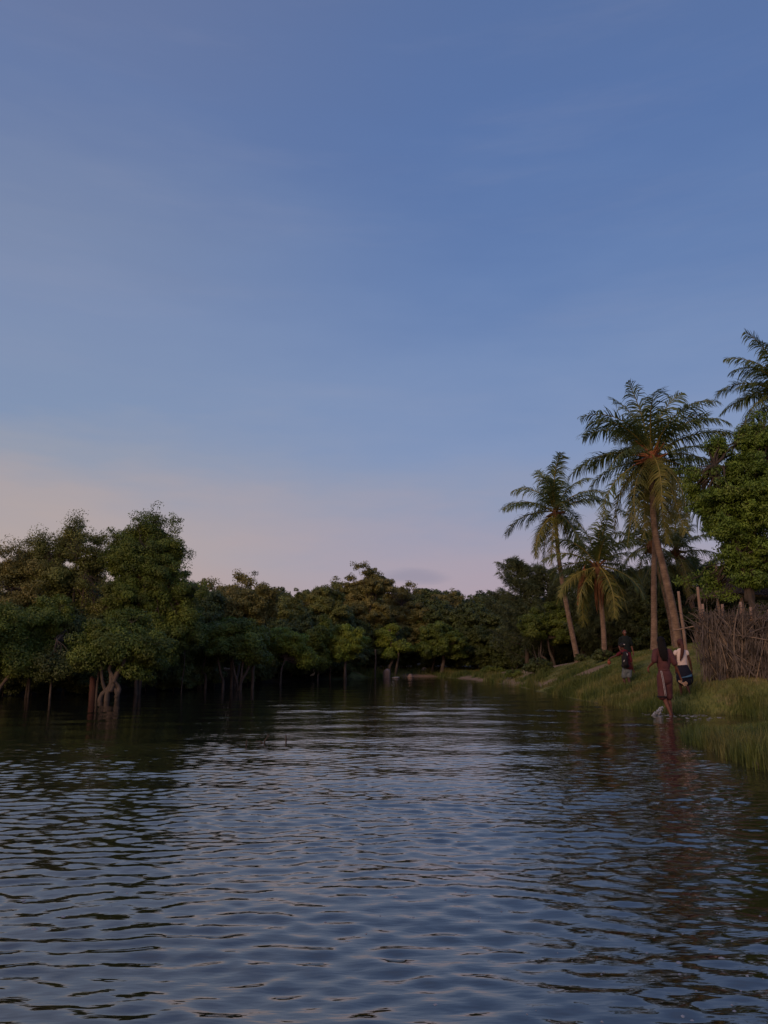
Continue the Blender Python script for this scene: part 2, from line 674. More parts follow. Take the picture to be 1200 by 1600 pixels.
def sand_mask(x, y):
    m = np.zeros_like(x)
    nn = lownoise(x, y, 8, 2.0)
    for (a, b, c, d, s) in SAND:
        q = ((x - a) / c) ** 2 + ((y - b) / d) ** 2 + 0.45 * nn
        m = np.maximum(m, s * np.clip(1.6 - 1.3 * q, 0, 1))
    return m


def axis(parts):
    out = []
    for a, b, s in parts:
        out += list(np.arange(a, b, s))
    return np.array(out + [parts[-1][1]])


gx = axis([(-900, -100, 80), (-100, -30, 7), (-30, -6, 1.2), (-6, 3.5, 0.5), (3.5, 13, 0.13), (13, 22, 0.6), (22, 100, 6), (100, 900, 80)])
gy = axis([(-900, -60, 80), (-60, 0, 6), (0, 8, 0.8), (8, 30, 0.16), (30, 66, 0.3), (66, 100, 2), (100, 1500, 100)])
GX, GY = np.meshgrid(gx, gy)
GZ = ground_h(GX, GY)
nx, ny = len(gx), len(gy)
idx = np.arange(nx * ny).reshape(ny, nx)
Q = np.stack([idx[:-1, :-1], idx[:-1, 1:], idx[1:, 1:], idx[1:, :-1]], -1).reshape(-1, 4)
sm = sand_mask(GX, GY)
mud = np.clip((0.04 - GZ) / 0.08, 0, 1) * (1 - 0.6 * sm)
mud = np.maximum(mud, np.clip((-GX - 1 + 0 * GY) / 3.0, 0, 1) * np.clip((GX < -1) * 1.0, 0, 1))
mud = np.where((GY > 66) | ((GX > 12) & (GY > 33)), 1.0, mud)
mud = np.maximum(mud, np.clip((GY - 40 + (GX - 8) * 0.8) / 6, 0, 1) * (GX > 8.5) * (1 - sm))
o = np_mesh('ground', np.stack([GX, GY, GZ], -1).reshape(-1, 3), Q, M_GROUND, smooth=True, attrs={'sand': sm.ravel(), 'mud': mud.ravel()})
tag(o, kind='structure')

# ------------------------------------------------------------------ water
_wr = np.random.RandomState(12)
NW = 160
_lam = np.exp(_wr.uniform(np.log(0.06), np.log(1.4), NW))
_th = np.pi / 2 + _wr.normal(0, R(30), NW) + R(4)
_ph = _wr.rand(NW) * 6.283
_wt = np.exp(-((np.log(_lam) - np.log(0.15)) / 0.5) ** 2) + 0.17
RMS_SLOPE = 0.088
_ka = _wt / np.sqrt((_wt ** 2).sum() / 2) * RMS_SLOPE
_k = 2 * np.pi / _lam
_amp = _ka / _k


def wave(x, y, spacing=None):
    h = np.zeros_like(x)
    patch = np.clip(1.0 + 0.38 * lownoise(x * 0.5, y, 21, 0.8), .3, 2)
    calm = np.interp(y, [0, 12, 22, 34, 48, 70], [1, 1, 0.85, 0.7, 0.6, 0.5])
    edge = np.clip((-x - 0.22 * y + 2.2) / 3.0, 0, 1)       # sheltered water under the mangroves
    calm = calm * (1 - 0.25 * edge * np.clip((y - 8) / 8, 0, 1))
    # a slow bend of the wave fronts from side to side
    yb = y + 0.05 * x + 0.006 * x * x + 0.06 * lownoise(x, y, 22, 0.9) + 0.02 * lownoise(x, y, 23, 2.7)
    for i in range(NW):
        w = 1.0
        if spacing is not None:
            w = np.clip((_lam[i] / spacing - 2.5) / 2.0, 0, 1)
        h += _amp[i] * w * np.sin(_k[i] * (x * np.cos(_th[i]) + yb * np.sin(_th[i])) + _ph[i])
    h = h + 0.006 * np.sin(2.9 * (yb + .25 * x) + 1.0 + lownoise(x, y, 25, .7)) + 0.004 * np.sin(4.3 * (yb - .35 * x) + 2.0)
    return h * patch * calm


rows = [-3.5]
while rows[-1] < 82:
    yv = rows[-1]
    if yv < 1.5:
        s_ = 0.12
    else:
        s_ = max(0.018, 0.0042 * yv)
    rows.append(yv + s_)
rows = np.array(rows)
tcol = np.concatenate([np.linspace(-9, -0.9, 60)[:-1], np.linspace(-0.9, -0.62, 40)[:-1], np.linspace(-0.62, 0.56, 860), np.linspace(0.56, 0.9, 40)[1:], np.linspace(0.9, 9, 60)[1:]])
WY, WT = np.meshgrid(rows, tcol, indexing='ij')
WX = (WY + 4.0) * WT
sp = np.maximum(np.gradient(rows)[:, None], (rows[:, None] + 4) * np.gradient(tcol)[None, :] * 0.35)
WZ = wave(WX, WY, sp)
iw = np.arange(WX.size).reshape(WX.shape)
Qw = np.stack([iw[:-1, :-1], iw[:-1, 1:], iw[1:, 1:], iw[1:, :-1]], -1).reshape(-1, 4)
o = np_mesh('water', np.stack([WX, WY, WZ], -1).reshape(-1, 3), Qw, M_WATER, smooth=True, attrs={'ripple': (np.interp(WY, [0, 10, 25, 45], [1.0, 1.0, 1.1, 1.1]) * (1 - .25 * np.clip((-WX - 0.22 * WY + 2.2) / 3.0, 0, 1) * np.clip((WY - 8) / 8, 0, 1))).ravel()})
tag(o, kind='structure')


# ------------------------------------------------------------------ foliage
def leaf_quads(rs, C, Nn, length, width, tint, droop=0.0):
    """diamond leaves at centres C with rough normals Nn"""
    n = len(C)
    d = rs.normal(size=(n, 3))
    d -= (d * Nn).sum(1, keepdims=True) * Nn * 0.7
    d[:, 2] -= droop
    d /= np.linalg.norm(d, axis=1, keepdims=True) + 1e-9
    s = np.cross(d, Nn)
    s /= np.linalg.norm(s, axis=1, keepdims=True) + 1e-9
    L = length * rs.uniform(0.7, 1.3, (n, 1))
    W = width * rs.uniform(0.7, 1.3, (n, 1))
    v = np.empty((n, 4, 3))
    v[:, 0] = C - d * L / 2
    v[:, 1] = C + s * W / 2 + Nn * W * 0.15
    v[:, 2] = C + d * L / 2
    v[:, 3] = C - s * W / 2 + Nn * W * 0.15
    q = np.arange(n * 4).reshape(n, 4)
    return v.reshape(-1, 3), q, np.repeat(tint, 4)


def make_lobes(rs, ells, nsub=9):
    nsub = int(nsub * 1.6)
    """break big ellipsoids (cx,cy,cz,rx,ry,rz) into uneven sub-lobes"""
    out = []
    for (cx, cyy, cz, rx, ry, rz) in ells:
        k = nsub
        for i in range(k):
            v = rs.normal(size=3)
            v /= np.linalg.norm(v)
            rad = rs.uniform(0.36, 0.72)
            f = rs.uniform(0.27, 0.44)
            out.append((cx + v[0] * rx * rad, cyy + v[1] * ry * rad, cz + v[2] * rz * rad, rx * f * rs.uniform(.85, 1.2), ry * f, rz * f * rs.uniform(.75, 1.05)))
        out.append((cx, cyy, cz, rx * 0.6, ry * 0.6, rz * 0.6))
    return out


def foliage(rs, lobes, density, leaf, clump_r, shell=(0.7, 1.05), aspect=0.45, droop=0.2, minz=None):
    Vs, Qs, Ts = [], [], []
    off = 0
    centres = []
    for (cx, cyy, cz, rx, ry, rz) in lobes:
        area = 4 * math.pi * ((rx * ry + rx * rz + ry * rz) / 3)
        nleaf = int(area * density)
        ncl = max(6, int(area / (clump_r * clump_r * 2.2)))
        per = max(4, nleaf // ncl)
        v = rs.normal(size=(ncl, 3))
        v /= np.linalg.norm(v, axis=1, keepdims=True)
        v[:, 2] = np.where(v[:, 2] < -0.3, v[:, 2] * 0.6, v[:, 2])
        rad = rs.uniform(shell[0], shell[1], (ncl, 1))
        c = np.array([cx, cyy, cz]) + v * rad * np.array([rx, ry, rz])
        centres.append(c)
        tint = np.clip(rs.normal(0.45, 0.22, ncl), 0, 1)
        C = np.repeat(c, per, 0)
        o_ = rs.normal(size=C.shape)
        o_ /= np.linalg.norm(o_, axis=1, keepdims=True)
        o_ *= rs.uniform(0.3, 1.0, (len(C), 1)) ** 0.6 * clump_r * rs.uniform(0.6, 1.2, (ncl, 1)).repeat(per, 0)
        o_[:, 2] *= 0.65
        C = C + o_
        nn = o_ / (np.linalg.norm(o_, axis=1, keepdims=True) + 1e-9) + np.repeat(v, per, 0) * 0.5 + rs.normal(size=C.shape) * 0.5 + np.array([0, 0, 0.7])
        nn /= np.linalg.norm(nn, axis=1, keepdims=True)
        tt = np.clip(np.repeat(tint, per) + rs.normal(0, 0.12, len(C)), 0, 1)
        if minz is not None:
            keep = C[:, 2] > minz + rs.normal(0, 0.12, len(C))
            C, nn, tt = C[keep], nn[keep], tt[keep]
        V_, Q_, T_ = leaf_quads(rs, C, nn, leaf, leaf * aspect, tt, droop)
        Vs.append(V_)
        Qs.append(Q_ + off)
        Ts.append(T_)
        off += len(V_)
    return np.concatenate(Vs), np.concatenate(Qs), np.concatenate(Ts), np.concatenate(centres)


def wiggle(rng, a, b, n=4, amp=0.1):
    a, b = Vector(a), Vector(b)
    L = (b - a).length
    pts = [a]
    for i in range(1, n):
        p = a.lerp(b, i / n) + Vector((rng.uniform(-1, 1), rng.uniform(-1, 1), rng.uniform(-.5, .5))) * L * amp
        pts.append(p)
    pts.append(b)
    return pts


def tree(name, label, cat, base, ells, seed, leafm, barkm=None, stems=1, stem_r=0.09, density=860, leaf=0.088, clump=0.36, group=None,
         spray=0, minz=None, nsub=9, lean=0.3, stem_paths=None, fork=0.55, shell=(0.4, 1.2), aspect=0.45, roots=0, droop=0.2, trunk_label=None):
    """base: Vector; ells: crown ellipsoids in world space (cx,cy,cz,rx,ry,rz)"""
    rs = np.random.RandomState(seed)
    rng = random.Random(seed)
    barkm = barkm or M_BARK
    root = empty(name, base, label, cat, group)
    B = Vector(base)
    E = [(e[0] - B.x, e[1] - B.y, e[2] - B.z, e[3], e[4], e[5]) for e in ells]
    lobes = make_lobes(rs, E, nsub)
    # sprays standing out of the top
    sprays = []
    for i in range(spray):
        e = E[rng.randrange(len(E))]
        a = rng.uniform(-1, 1)
        x = e[0] + a * e[3] * 0.95
        z = e[2] + e[5] * (math.sqrt(max(0, 1 - a * a * 0.8)) * 0.95 + rng.uniform(0.05, 0.3))
        yv = e[1] + rng.uniform(-.5, .3) * e[4]
        s = rng.uniform(0.16, 0.38)
        sprays.append((x, yv, z, s, s, s * rng.uniform(.8, 1.5)))
        for _q in range(2):
            sprays.append((x + rng.gauss(0, .3), yv + rng.gauss(0, .3), z - rng.uniform(.0, .55), s * .9, s * .9, s * rng.uniform(.7, 1.1)))
    V_, Q_, T_, C_ = foliage(rs, lobes, density, leaf, clump, shell, aspect, droop, None if minz is None else minz - B.z)
    if sprays:
        V2, Q2, T2, C2 = foliage(rs, sprays, density * 0.34, leaf, clump * 0.9, (0.1, 1.3), aspect, droop)
        Q_ = np.concatenate([Q_, Q2 + len(V_)])
        V_ = np.concatenate([V_, V2])
        T_ = np.concatenate([T_, T2])
    np_mesh('crown', V_, Q_, leafm, root, attrs={'tint': T_})
    mb = MB()
    ctop = max(e[2] for e in E)
    paths = stem_paths or []
    if not paths:
        for i in range(stems):
            e = E[i % len(E)]
            bx = rng.uniform(-.5, .5) * (stems - 1) * 0.25
            b0 = Vector((bx, rng.uniform(-.2, .2) * (stems > 1), -0.6))
            b1 = Vector((e[0] * fork + rng.uniform(-1, 1) * lean, e[1] * fork, max(0.5, (e[2] - e[5] * 0.55))))
            paths.append([b0, b0.lerp(b1, 0.35) + Vector((rng.uniform(-.2, .2), 0, 0)) * lean * 1.5, b0.lerp(b1, 0.7) + Vector((rng.uniform(-.3, .3), 0, 0)) * lean, b1])
    tops = []
    for p in paths:
        p = [Vector(q) for q in p]
        r0 = stem_r * rng.uniform(.8, 1.15)
        mb.tube(p, [r0 * 1.25, r0, r0 * 0.85, r0 * 0.7], n=8, rings=18, lump=0.13, rng=rng)
        tops.append((p[-1], r0 * 0.68))
    for i in range(roots):
        a = rng.uniform(0, 6.28)
        rr = rng.uniform(.25, .6)
        mb.tube([(math.cos(a) * .05, math.sin(a) * .05, rng.uniform(.3, .7)), (math.cos(a) * rr * .7, math.sin(a) * rr * .7, .3), (math.cos(a) * rr, math.sin(a) * rr, -.4)], [stem_r * .4, stem_r * .3, stem_r * .25], n=6, rings=6)
    tl = lobes + sprays
    for j, l in enumerate(tl):
        c = Vector(l[:3])
        t_, r_ = min(tops, key=lambda q: (q[0] - c).length)
        rr = r_ * (0.55 if j < len(lobes) else 0.25)
        pp = wiggle(rng, t_, c, 4, 0.09)
        mb.tube(pp, [rr, rr * .7, rr * .3], n=5, rings=8, cap=False)
        for q in range(3):
            v = Vector((rng.uniform(-1, 1), rng.uniform(-1, 1), rng.uniform(-.2, 1))).normalized()
            e_ = c + Vector((v.x * l[3], v.y * l[4], v.z * l[5])) * 0.9
            mb.tube(wiggle(rng, pp[3], e_, 3, .1), [rr * .35, rr * .25, 0.006], n=4, rings=5, cap=False)
    mb.build('trunk', barkm, root)
    return root


def pell(px, py, rpx, rpy, D, ry=None, dd=0.0):
    """crown ellipsoid from its outline in the photo at real distance D"""
    c = at(px, py, D + dd)
    s = mpp(D, py)
    rx, rz = rpx * s, rpy * s
    return (c.x, c.y, c.z, rx, ry if ry else (rx + rz) / 2, rz)


def wbase(px, D, z=-0.02):
    p = at(px, 1060, D)
    return Vector((p.x, D, z))


G1 = 'mangroves along the front of the left bank'
G2 = 'taller trees behind the front mangroves'
T = tree
# front mangroves (nearest first)
T('mangrove_tree', 'bright green mangrove cut off by the left edge of the picture', 'tree', wbase(-12, 25.5),
  [pell(-15, 1000, 72, 62, 25.5), pell(20, 1035, 42, 32, 25.3)], 1, M_GREEN, stems=2, stem_r=0.07, group=G1,
  stem_paths=[[(0.1, 0, -.6), (0.25, 0, .3), (.65, 0, .9), (1.0, 0, 1.5)], [(-.1, 0, -.6), (-.1, 0, .5), (.1, 0, 1.1), (.1, .1, 1.9)]])
T('mangrove_tree', 'mangrove with a thick twisted pale trunk rising from the water', 'tree', wbase(174, 24.6),
  [pell(160, 1008, 66, 50, 24.9), pell(218, 1020, 52, 42, 25.2), pell(185, 985, 50, 45, 25.8)], 2, M_GREEN, stem_r=0.07, group=G1, roots=0,
  stem_paths=[[(-.03, 0, -.6), (-.10, 0, .15), (.0, 0, .5), (-.03, 0, .85)], [(-.03, 0, -.6), (-.10, 0, .15), (-.28, 0, .65), (-.42, .1, 1.5)],
              [(.14, 0, -.6), (.22, 0, .15), (.10, .05, .42), (-.03, 0, .85)], [(.0, 0, .3), (.10, 0, .65), (-.08, 0, 1.0), (.15, .1, 1.5)],
              [(-.28, 0, -.6), (-.30, 0, .10), (-.12, 0, .34), (0, 0, .55)], [(.08, 0, .55), (.20, 0, .9), (.34, 0, 1.1), (.45, 0.1, 1.8)],
              [(.2, 0, .1), (.24, .04, .4), (.08, 0, .66), (.16, .1, .95)]])
T('mangrove_tree', 'slim mangrove with a bowed grey stem left of the twisted trunk', 'tree', wbase(44, 26.5),
  [pell(60, 985, 48, 62, 26.8), pell(38, 1035, 36, 28, 26.3)], 3, M_GREEN, stem_r=0.04, group=G1,
  stem_paths=[[(0, 0, -.6), (.06, 0, .3), (.03, 0, .8), (-.05, .1, 1.3)], [(-.05, 0, -.6), (-.02, 0, .2), (.05, 0, .7), (.25, .2, 1.5)]])
T('mangrove_tree', 'mangrove on one thin straight stem between the bowed and the twisted one', 'tree', wbase(80, 25.5),
  [pell(105, 1000, 44, 55, 28), pell(90, 1038, 40, 25, 25.6)], 4, M_DARK, stem_r=0.038, group=G1,
  stem_paths=[[(0, 0, -.6), (0.01, 0, .4), (0, 0, 1.0), (0.0, .2, 1.9)]])
T('mangrove_tree', 'low mangrove with many grey stems spreading out of the water', 'tree', wbase(360, 33.4),
  [pell(350, 1005, 42, 40, 33.6), pell(395, 1015, 34, 34, 33.8), pell(370, 985, 46, 28, 34.2)], 5, M_GREEN, stem_r=0.06, group=G1, leaf=0.115,
  stem_paths=[[(-.35, 0, -.6), (-.3, 0, .3), (-.42, 0, .7), (-.65, .2, 1.5)], [(.35, 0, -.6), (.3, 0, .25), (.15, 0, .8), (.0, .2, 1.5)],
              [(.38, 0, -.6), (.45, 0, .3), (.65, 0, .7), (.95, .2, 1.5)], [(.36, 0, -.6), (.42, 0, .2), (.48, 0, .9), (.5, .2, 1.6)],
              [(-1.2, .5, -.6), (-1.15, .5, .5), (-1.3, .5, .8), (-1.2, .7, 1.5)], [(.8, .6, -.6), (.85, .6, .5), (.8, .6, .9), (1.1, .7, 1.6)], [(-.1, .6, -.6), (-.05, .6, .5), (-.1, .6, .9), (-.1, .7, 1.6)]])
T('mangrove_tree', 'small yellow-topped mangrove right of the many-stemmed one', 'tree', wbase(437, 41),
  [pell(452, 1012, 30, 34, 41.5), pell(435, 1000, 22, 22, 42), pell(478, 1030, 16, 17, 41.5)], 6, M_LIME, stem_r=0.06, group=G1, leaf=0.12)
T('mangrove_tree', 'narrow dark green mangrove left of the rounded tree', 'tree', wbase(498, 46),
  [pell(497, 1000, 24, 38, 46), pell(500, 1030, 20, 18, 46)], 7, M_GREEN, stem_r=0.055, group=G1, leaf=0.13)
T('mangrove_tree', 'rounded mangrove on one straight pale trunk at the waterline', 'tree', wbase(539, 46.5),
  [pell(546, 1003, 35, 32, 47), pell(530, 1020, 20, 20, 46.8)], 8, M_LIME, stem_r=0.10, group=G1, leaf=0.13,
  stem_paths=[[(0, 0, -.6), (0, 0, .3), (0.0, 0, .8), (0.05, .1, 1.5)]])
T('mangrove_tree', 'open-crowned little tree with two leaning trunks on the grassy islet', 'tree', wbase(609, 57.3, .1),
  [pell(606, 990, 18, 16, 57.5), pell(628, 1012, 17, 12, 57.5), pell(607, 1022, 14, 10, 57.3), pell(598, 1003, 12, 9, 57.6)], 9, M_LIME, stem_r=0.11, group=G1, leaf=0.145, nsub=6,
  stem_paths=[[(-.1, 0, -.3), (-.0, 0, .6), (.2, 0, 1.3), (.0, 0, 3.3)], [(.35, 0, -.3), (.5, 0, .6), (.62, 0, 1.3), (.7, .1, 2.3)]])
T('mangrove_tree', 'broad round-headed tree on a short forked trunk near the sandy spit', 'tree', wbase(692, 59.5, .15),
  [pell(690, 1000, 40, 34, 60), pell(668, 1015, 20, 18, 59.5), pell(716, 1012, 22, 20, 60)], 10, M_GREEN, stem_r=0.15, group=G1, leaf=0.17)
T('mangrove_tree', 'dark green tree at the head of the grassy bank, right of the round-headed one', 'tree', wbase(742, 61, .3),
  [pell(738, 1005, 28, 30, 62), pell(770, 995, 30, 32, 62)], 11, M_DARK, stem_r=0.12, leaf=0.145, group=G1)

# second storey
T('mangrove_tree', 'huge dark domed mangrove, tallest of the left bank', 'tree', wbase(215, 29, 0),
  [pell(222, 842, 42, 34, 30.5), pell(252, 870, 40, 34, 30.3), pell(198, 880, 44, 40, 30), pell(232, 905, 58, 42, 30), pell(268, 925, 40, 42, 30), pell(215, 945, 62, 50, 30), pell(245, 1000, 62, 48, 29.5), pell(296, 975, 26, 55, 30)], 20, M_GREEN, M_BARKD, stems=2, stem_r=0.06, spray=11, group=G2, nsub=10)
T('mangrove_tree', 'tall airy brown-topped tree just left of the dark dome', 'tree', wbase(115, 30, 0),
  [pell(112, 852, 22, 36, 31.5), pell(72, 878, 32, 30, 31.5), pell(145, 880, 22, 36, 31), pell(110, 905, 52, 36, 31), pell(95, 950, 55, 50, 31), pell(150, 975, 50, 55, 30)], 21, M_OLIVE, M_BARKD, stems=3, stem_r=0.06, spray=18, group=G2, nsub=9, density=560)
T('mangrove_tree', 'lower brown-olive tree at the far left behind the bright green mangrove', 'tree', wbase(30, 30, 0),
  [pell(20, 900, 55, 36, 31), pell(45, 890, 36, 30, 31.5), pell(10, 960, 55, 50, 30)], 22, M_BROWN, M_BARKD, stems=2, stem_r=0.06, spray=10, group=G2, density=600)
T('mangrove_tree', 'brown-crowned tree behind the many-stemmed mangrove', 'tree', wbase(365, 38, 0),
  [pell(360, 935, 46, 28, 40), pell(395, 955, 38, 34, 39), pell(345, 970, 40, 40, 38)], 23, M_BROWN, M_BARKD, stems=2, stem_r=0.06, spray=12, leaf=0.12, group=G2, density=600)
T('mangrove_tree', 'dark tree filling the gap between the dome and the brown crown', 'tree', wbase(312, 35, 0),
  [pell(312, 985, 34, 55, 36), pell(325, 945, 22, 30, 37)], 24, M_DARK, M_BARKD, stems=2, stem_r=0.060, leaf=0.12, group=G2)
T('mangrove_tree', 'low olive tree in the dip of the tree line', 'tree', wbase(440, 48, 0),
  [pell(440, 965, 32, 26, 50), pell(455, 955, 26, 22, 51), pell(420, 985, 30, 30, 49)], 25, M_OLIVE, M_BARKD, stems=2, stem_r=0.060, leaf=0.14, spray=5, group=G2)
T('mangrove_tree', 'olive tree with a ragged crest right of the dip in the tree line', 'tree', wbase(500, 54, 0),
  [pell(495, 935, 40, 26, 57), pell(515, 960, 40, 36, 56), pell(470, 970, 30, 30, 56)], 26, M_OLIVE, M_BARKD, stems=2, stem_r=0.078, leaf=0.145, spray=9, group=G2, density=560)
T('mangrove_tree', 'tallest brown-green tree in the middle of the far tree line', 'tree', wbase(572, 58, 0),
  [pell(578, 925, 36, 32, 61), pell(552, 940, 36, 30, 61), pell(570, 965, 48, 36, 60), pell(590, 1000, 40, 34, 60)], 27, M_BROWN, M_BARKD, stems=3, stem_r=0.090, leaf=0.155, spray=8, group=G2, density=520)
T('mangrove_tree', 'brown tree with thin plumes right of the middle one', 'tree', wbase(630, 62, .1),
  [pell(625, 935, 28, 22, 65), pell(640, 965, 36, 36, 64), pell(640, 1000, 40, 30, 63)], 28, M_BROWN, M_BARKD, stems=2, stem_r=0.090, leaf=0.155, spray=8, group=G2, density=520)
T('mangrove_tree', 'flat-topped dark tree rising far behind the brown crowns', 'tree', wbase(660, 80, .3),
  [pell(662, 932, 24, 13, 82), pell(660, 960, 30, 30, 82)], 29, M_DARK, M_BARKD, stems=1, stem_r=0.120, leaf=0.22, group=G2, density=420)
T('mangrove_tree', 'rusty brown round-topped tree above the broad round-headed one', 'tree', wbase(692, 66, .3),
  [pell(690, 948, 26, 24, 70), pell(708, 965, 28, 26, 69), pell(690, 990, 40, 30, 68)], 30, M_BROWN, M_BARKD, stems=2, stem_r=0.096, leaf=0.16, spray=4, group=G2, density=520)
T('mangrove_tree', 'low brown tree with a sparse top left of the feathery trees', 'tree', wbase(738, 72, .3),
  [pell(738, 962, 28, 16, 75), pell(755, 975, 40, 26, 74), pell(770, 990, 36, 30, 72)], 31, M_OLIVE, M_BARKD, stems=2, stem_r=0.096, leaf=0.17, spray=7, group=G2, density=480)

# deep forest fill: copies of one dense thicket tree, full of leaves down to the ground
rngf = random.Random(5)
def place_fill(proto, x, y, s, first):
    o = proto if first else copy_tree(proto)
    o.location = (x, y, max(-0.1, gz(x, y)))
    o.rotation_euler = (0, 0, rngf.uniform(0, 6.28))
    o.scale = (s * rngf.uniform(.9, 1.15), s, s * rngf.uniform(.9, 1.1))
    return o
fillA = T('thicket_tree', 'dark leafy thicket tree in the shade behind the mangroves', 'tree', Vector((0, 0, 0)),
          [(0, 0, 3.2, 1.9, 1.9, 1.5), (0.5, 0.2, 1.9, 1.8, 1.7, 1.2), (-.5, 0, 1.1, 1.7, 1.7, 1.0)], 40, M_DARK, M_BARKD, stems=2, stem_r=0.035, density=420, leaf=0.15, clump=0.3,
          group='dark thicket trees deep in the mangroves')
spots = []
for i in range(13):
    u = i / 12
    spots.append((-15.5 + 13.5 * u + rngf.uniform(-.5, .5), 34 + 27 * u + rngf.uniform(-.8, .8), 0.95))
for i in range(12):
    u = i / 11
    spots.append((-22 + 19 * u + rngf.uniform(-.8, .8), 34 + 33 * u + rngf.uniform(-1, 1), 1.2))
for i in range(7):
    u = i / 6
    spots.append((0 + 12 * u + rngf.uniform(-.6, .6), 66 - 4 * u + rngf.uniform(-1, 1), 1.15))
    spots.append((2.3 + 8 * u + rngf.uniform(-.4, .4), 63.5 - 5 * u + rngf.uniform(-.5, .5), .7))
for i in range(6):
    u = i / 5
    spots.append((-1 + 12 * u, 72 + rngf.uniform(-1, 1), 1.5))
for i in range(34):
    u = i / 33
    xx = -17 + 19 * u
    yy = float(np.interp(xx, [-20, -14, -10, -7.6, -5.9, -2.6, -1.2, 2], [27, 27.2, 28.2, 36, 45, 51, 58.5, 62]))
    spots.append((xx + rngf.uniform(-.3, .3), yy + 1.0 + rngf.uniform(-.4, .6), rngf.uniform(.55, .75)))
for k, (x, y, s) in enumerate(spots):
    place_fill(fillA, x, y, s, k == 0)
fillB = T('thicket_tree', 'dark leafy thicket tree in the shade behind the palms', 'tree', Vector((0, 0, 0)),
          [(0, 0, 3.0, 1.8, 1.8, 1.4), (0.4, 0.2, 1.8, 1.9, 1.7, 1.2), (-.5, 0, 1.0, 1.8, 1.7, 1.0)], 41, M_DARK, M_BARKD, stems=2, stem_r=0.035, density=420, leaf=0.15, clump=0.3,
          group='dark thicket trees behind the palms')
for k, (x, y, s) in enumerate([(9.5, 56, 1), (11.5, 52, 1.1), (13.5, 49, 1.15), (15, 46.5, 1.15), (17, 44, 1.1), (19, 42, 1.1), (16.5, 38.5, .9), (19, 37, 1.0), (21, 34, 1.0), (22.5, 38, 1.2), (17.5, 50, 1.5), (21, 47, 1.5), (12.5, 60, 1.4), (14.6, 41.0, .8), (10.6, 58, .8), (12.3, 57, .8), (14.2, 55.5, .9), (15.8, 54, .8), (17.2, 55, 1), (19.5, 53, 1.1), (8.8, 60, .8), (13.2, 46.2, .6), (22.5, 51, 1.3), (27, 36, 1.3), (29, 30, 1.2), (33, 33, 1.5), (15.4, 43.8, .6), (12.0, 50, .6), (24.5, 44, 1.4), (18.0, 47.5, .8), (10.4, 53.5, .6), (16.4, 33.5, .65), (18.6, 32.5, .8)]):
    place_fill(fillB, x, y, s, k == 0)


# ------------------------------------------------------------------ feathery casuarina-like trees behind the palms
def feather_tree(label, base, top, spread, seed, n_br=46, tilt=-0.4):
    rs = np.random.RandomState(seed)
    rng = random.Random(seed)
    root = empty('feathery_tree', base, label, 'tree', 'feathery dark trees behind the palms')
    H = top - base.z
    mb = MB()
    mb.tube([(0, 0, -.2), (.1, 0, H * .4), (-.05, 0, H * .75), (tilt * .4, 0, H * .97)], [.16, .12, .08, .015], n=7, rings=14)
    Cs, Ds, Ls, Ts = [], [], [], []
    for i in range(n_br):
        u = (i + rng.random()) / n_br
        z0 = H * (0.10 + 0.86 * u)
        a = rng.uniform(0, 6.283)
        L = spread * (1.0 - 0.72 * u ** 1.6) * rng.uniform(.7, 1.25)
        d = Vector((math.cos(a), math.sin(a), rng.uniform(.45, .9)))
        if d.x * tilt > 0:
            L *= 1.12
        p0 = Vector((tilt * .4 * u * u, 0, z0))
        p1 = p0 + Vector((d.x, d.y, d.z * .5)) * L * .5
        p2 = p0 + Vector((d.x, d.y, d.z * .75)) * L
        pts = catmull([p0, p1, p2], 14)
        mb.tube(pts, [max(.006, .035 * (1 - j / 14)) for j in range(15)], n=4, cap=False)
        tb = rng.uniform(.15, .85)
        for j in range(3, 15):
            p = pts[j]
            for q in range(8):
                # a branchlet with needles along it
                bd = Vector((rng.gauss(0, 1) + d.x * .8, rng.gauss(0, 1) + d.y * .8, rng.gauss(-.15, .6))).normalized()
                bl = rng.uniform(.25, .6) * (1.15 - .5 * j / 15)
                k = 11
                for m_ in range(k):
                    w = m_ / k
                    c = p + bd * bl * w + Vector((0, 0, -.25 * bl * w * w))
                    Cs.append(c)
                    nd = (bd + Vector((rng.gauss(0, .5), rng.gauss(0, .5), rng.gauss(-.25, .4)))).normalized()
                    Ds.append(nd)
                    Ls.append(rng.uniform(.12, .22))
                    Ts.append(min(1, max(0, tb + rng.gauss(0, .1))))
    C = np.array(Cs)
    Dv = np.array(Ds)
    L = np.array(Ls)[:, None]
    n = len(C)
    s = np.cross(Dv, rs.normal(size=(n, 3)))
    s /= np.linalg.norm(s, axis=1, keepdims=True)
    W = 0.022
    v = np.stack([C - s * W / 2, C + s * W / 2, C + Dv * L + s * W * .2, C + Dv * L - s * W * .2], 1).reshape(-1, 3)
    np_mesh('crown', v, np.arange(n * 4).reshape(n, 4), M_NEEDLE, root, attrs={'tint': np.repeat(np.array(Ts), 4)})
    mb.build('trunk', M_BARKD, root)
    return root


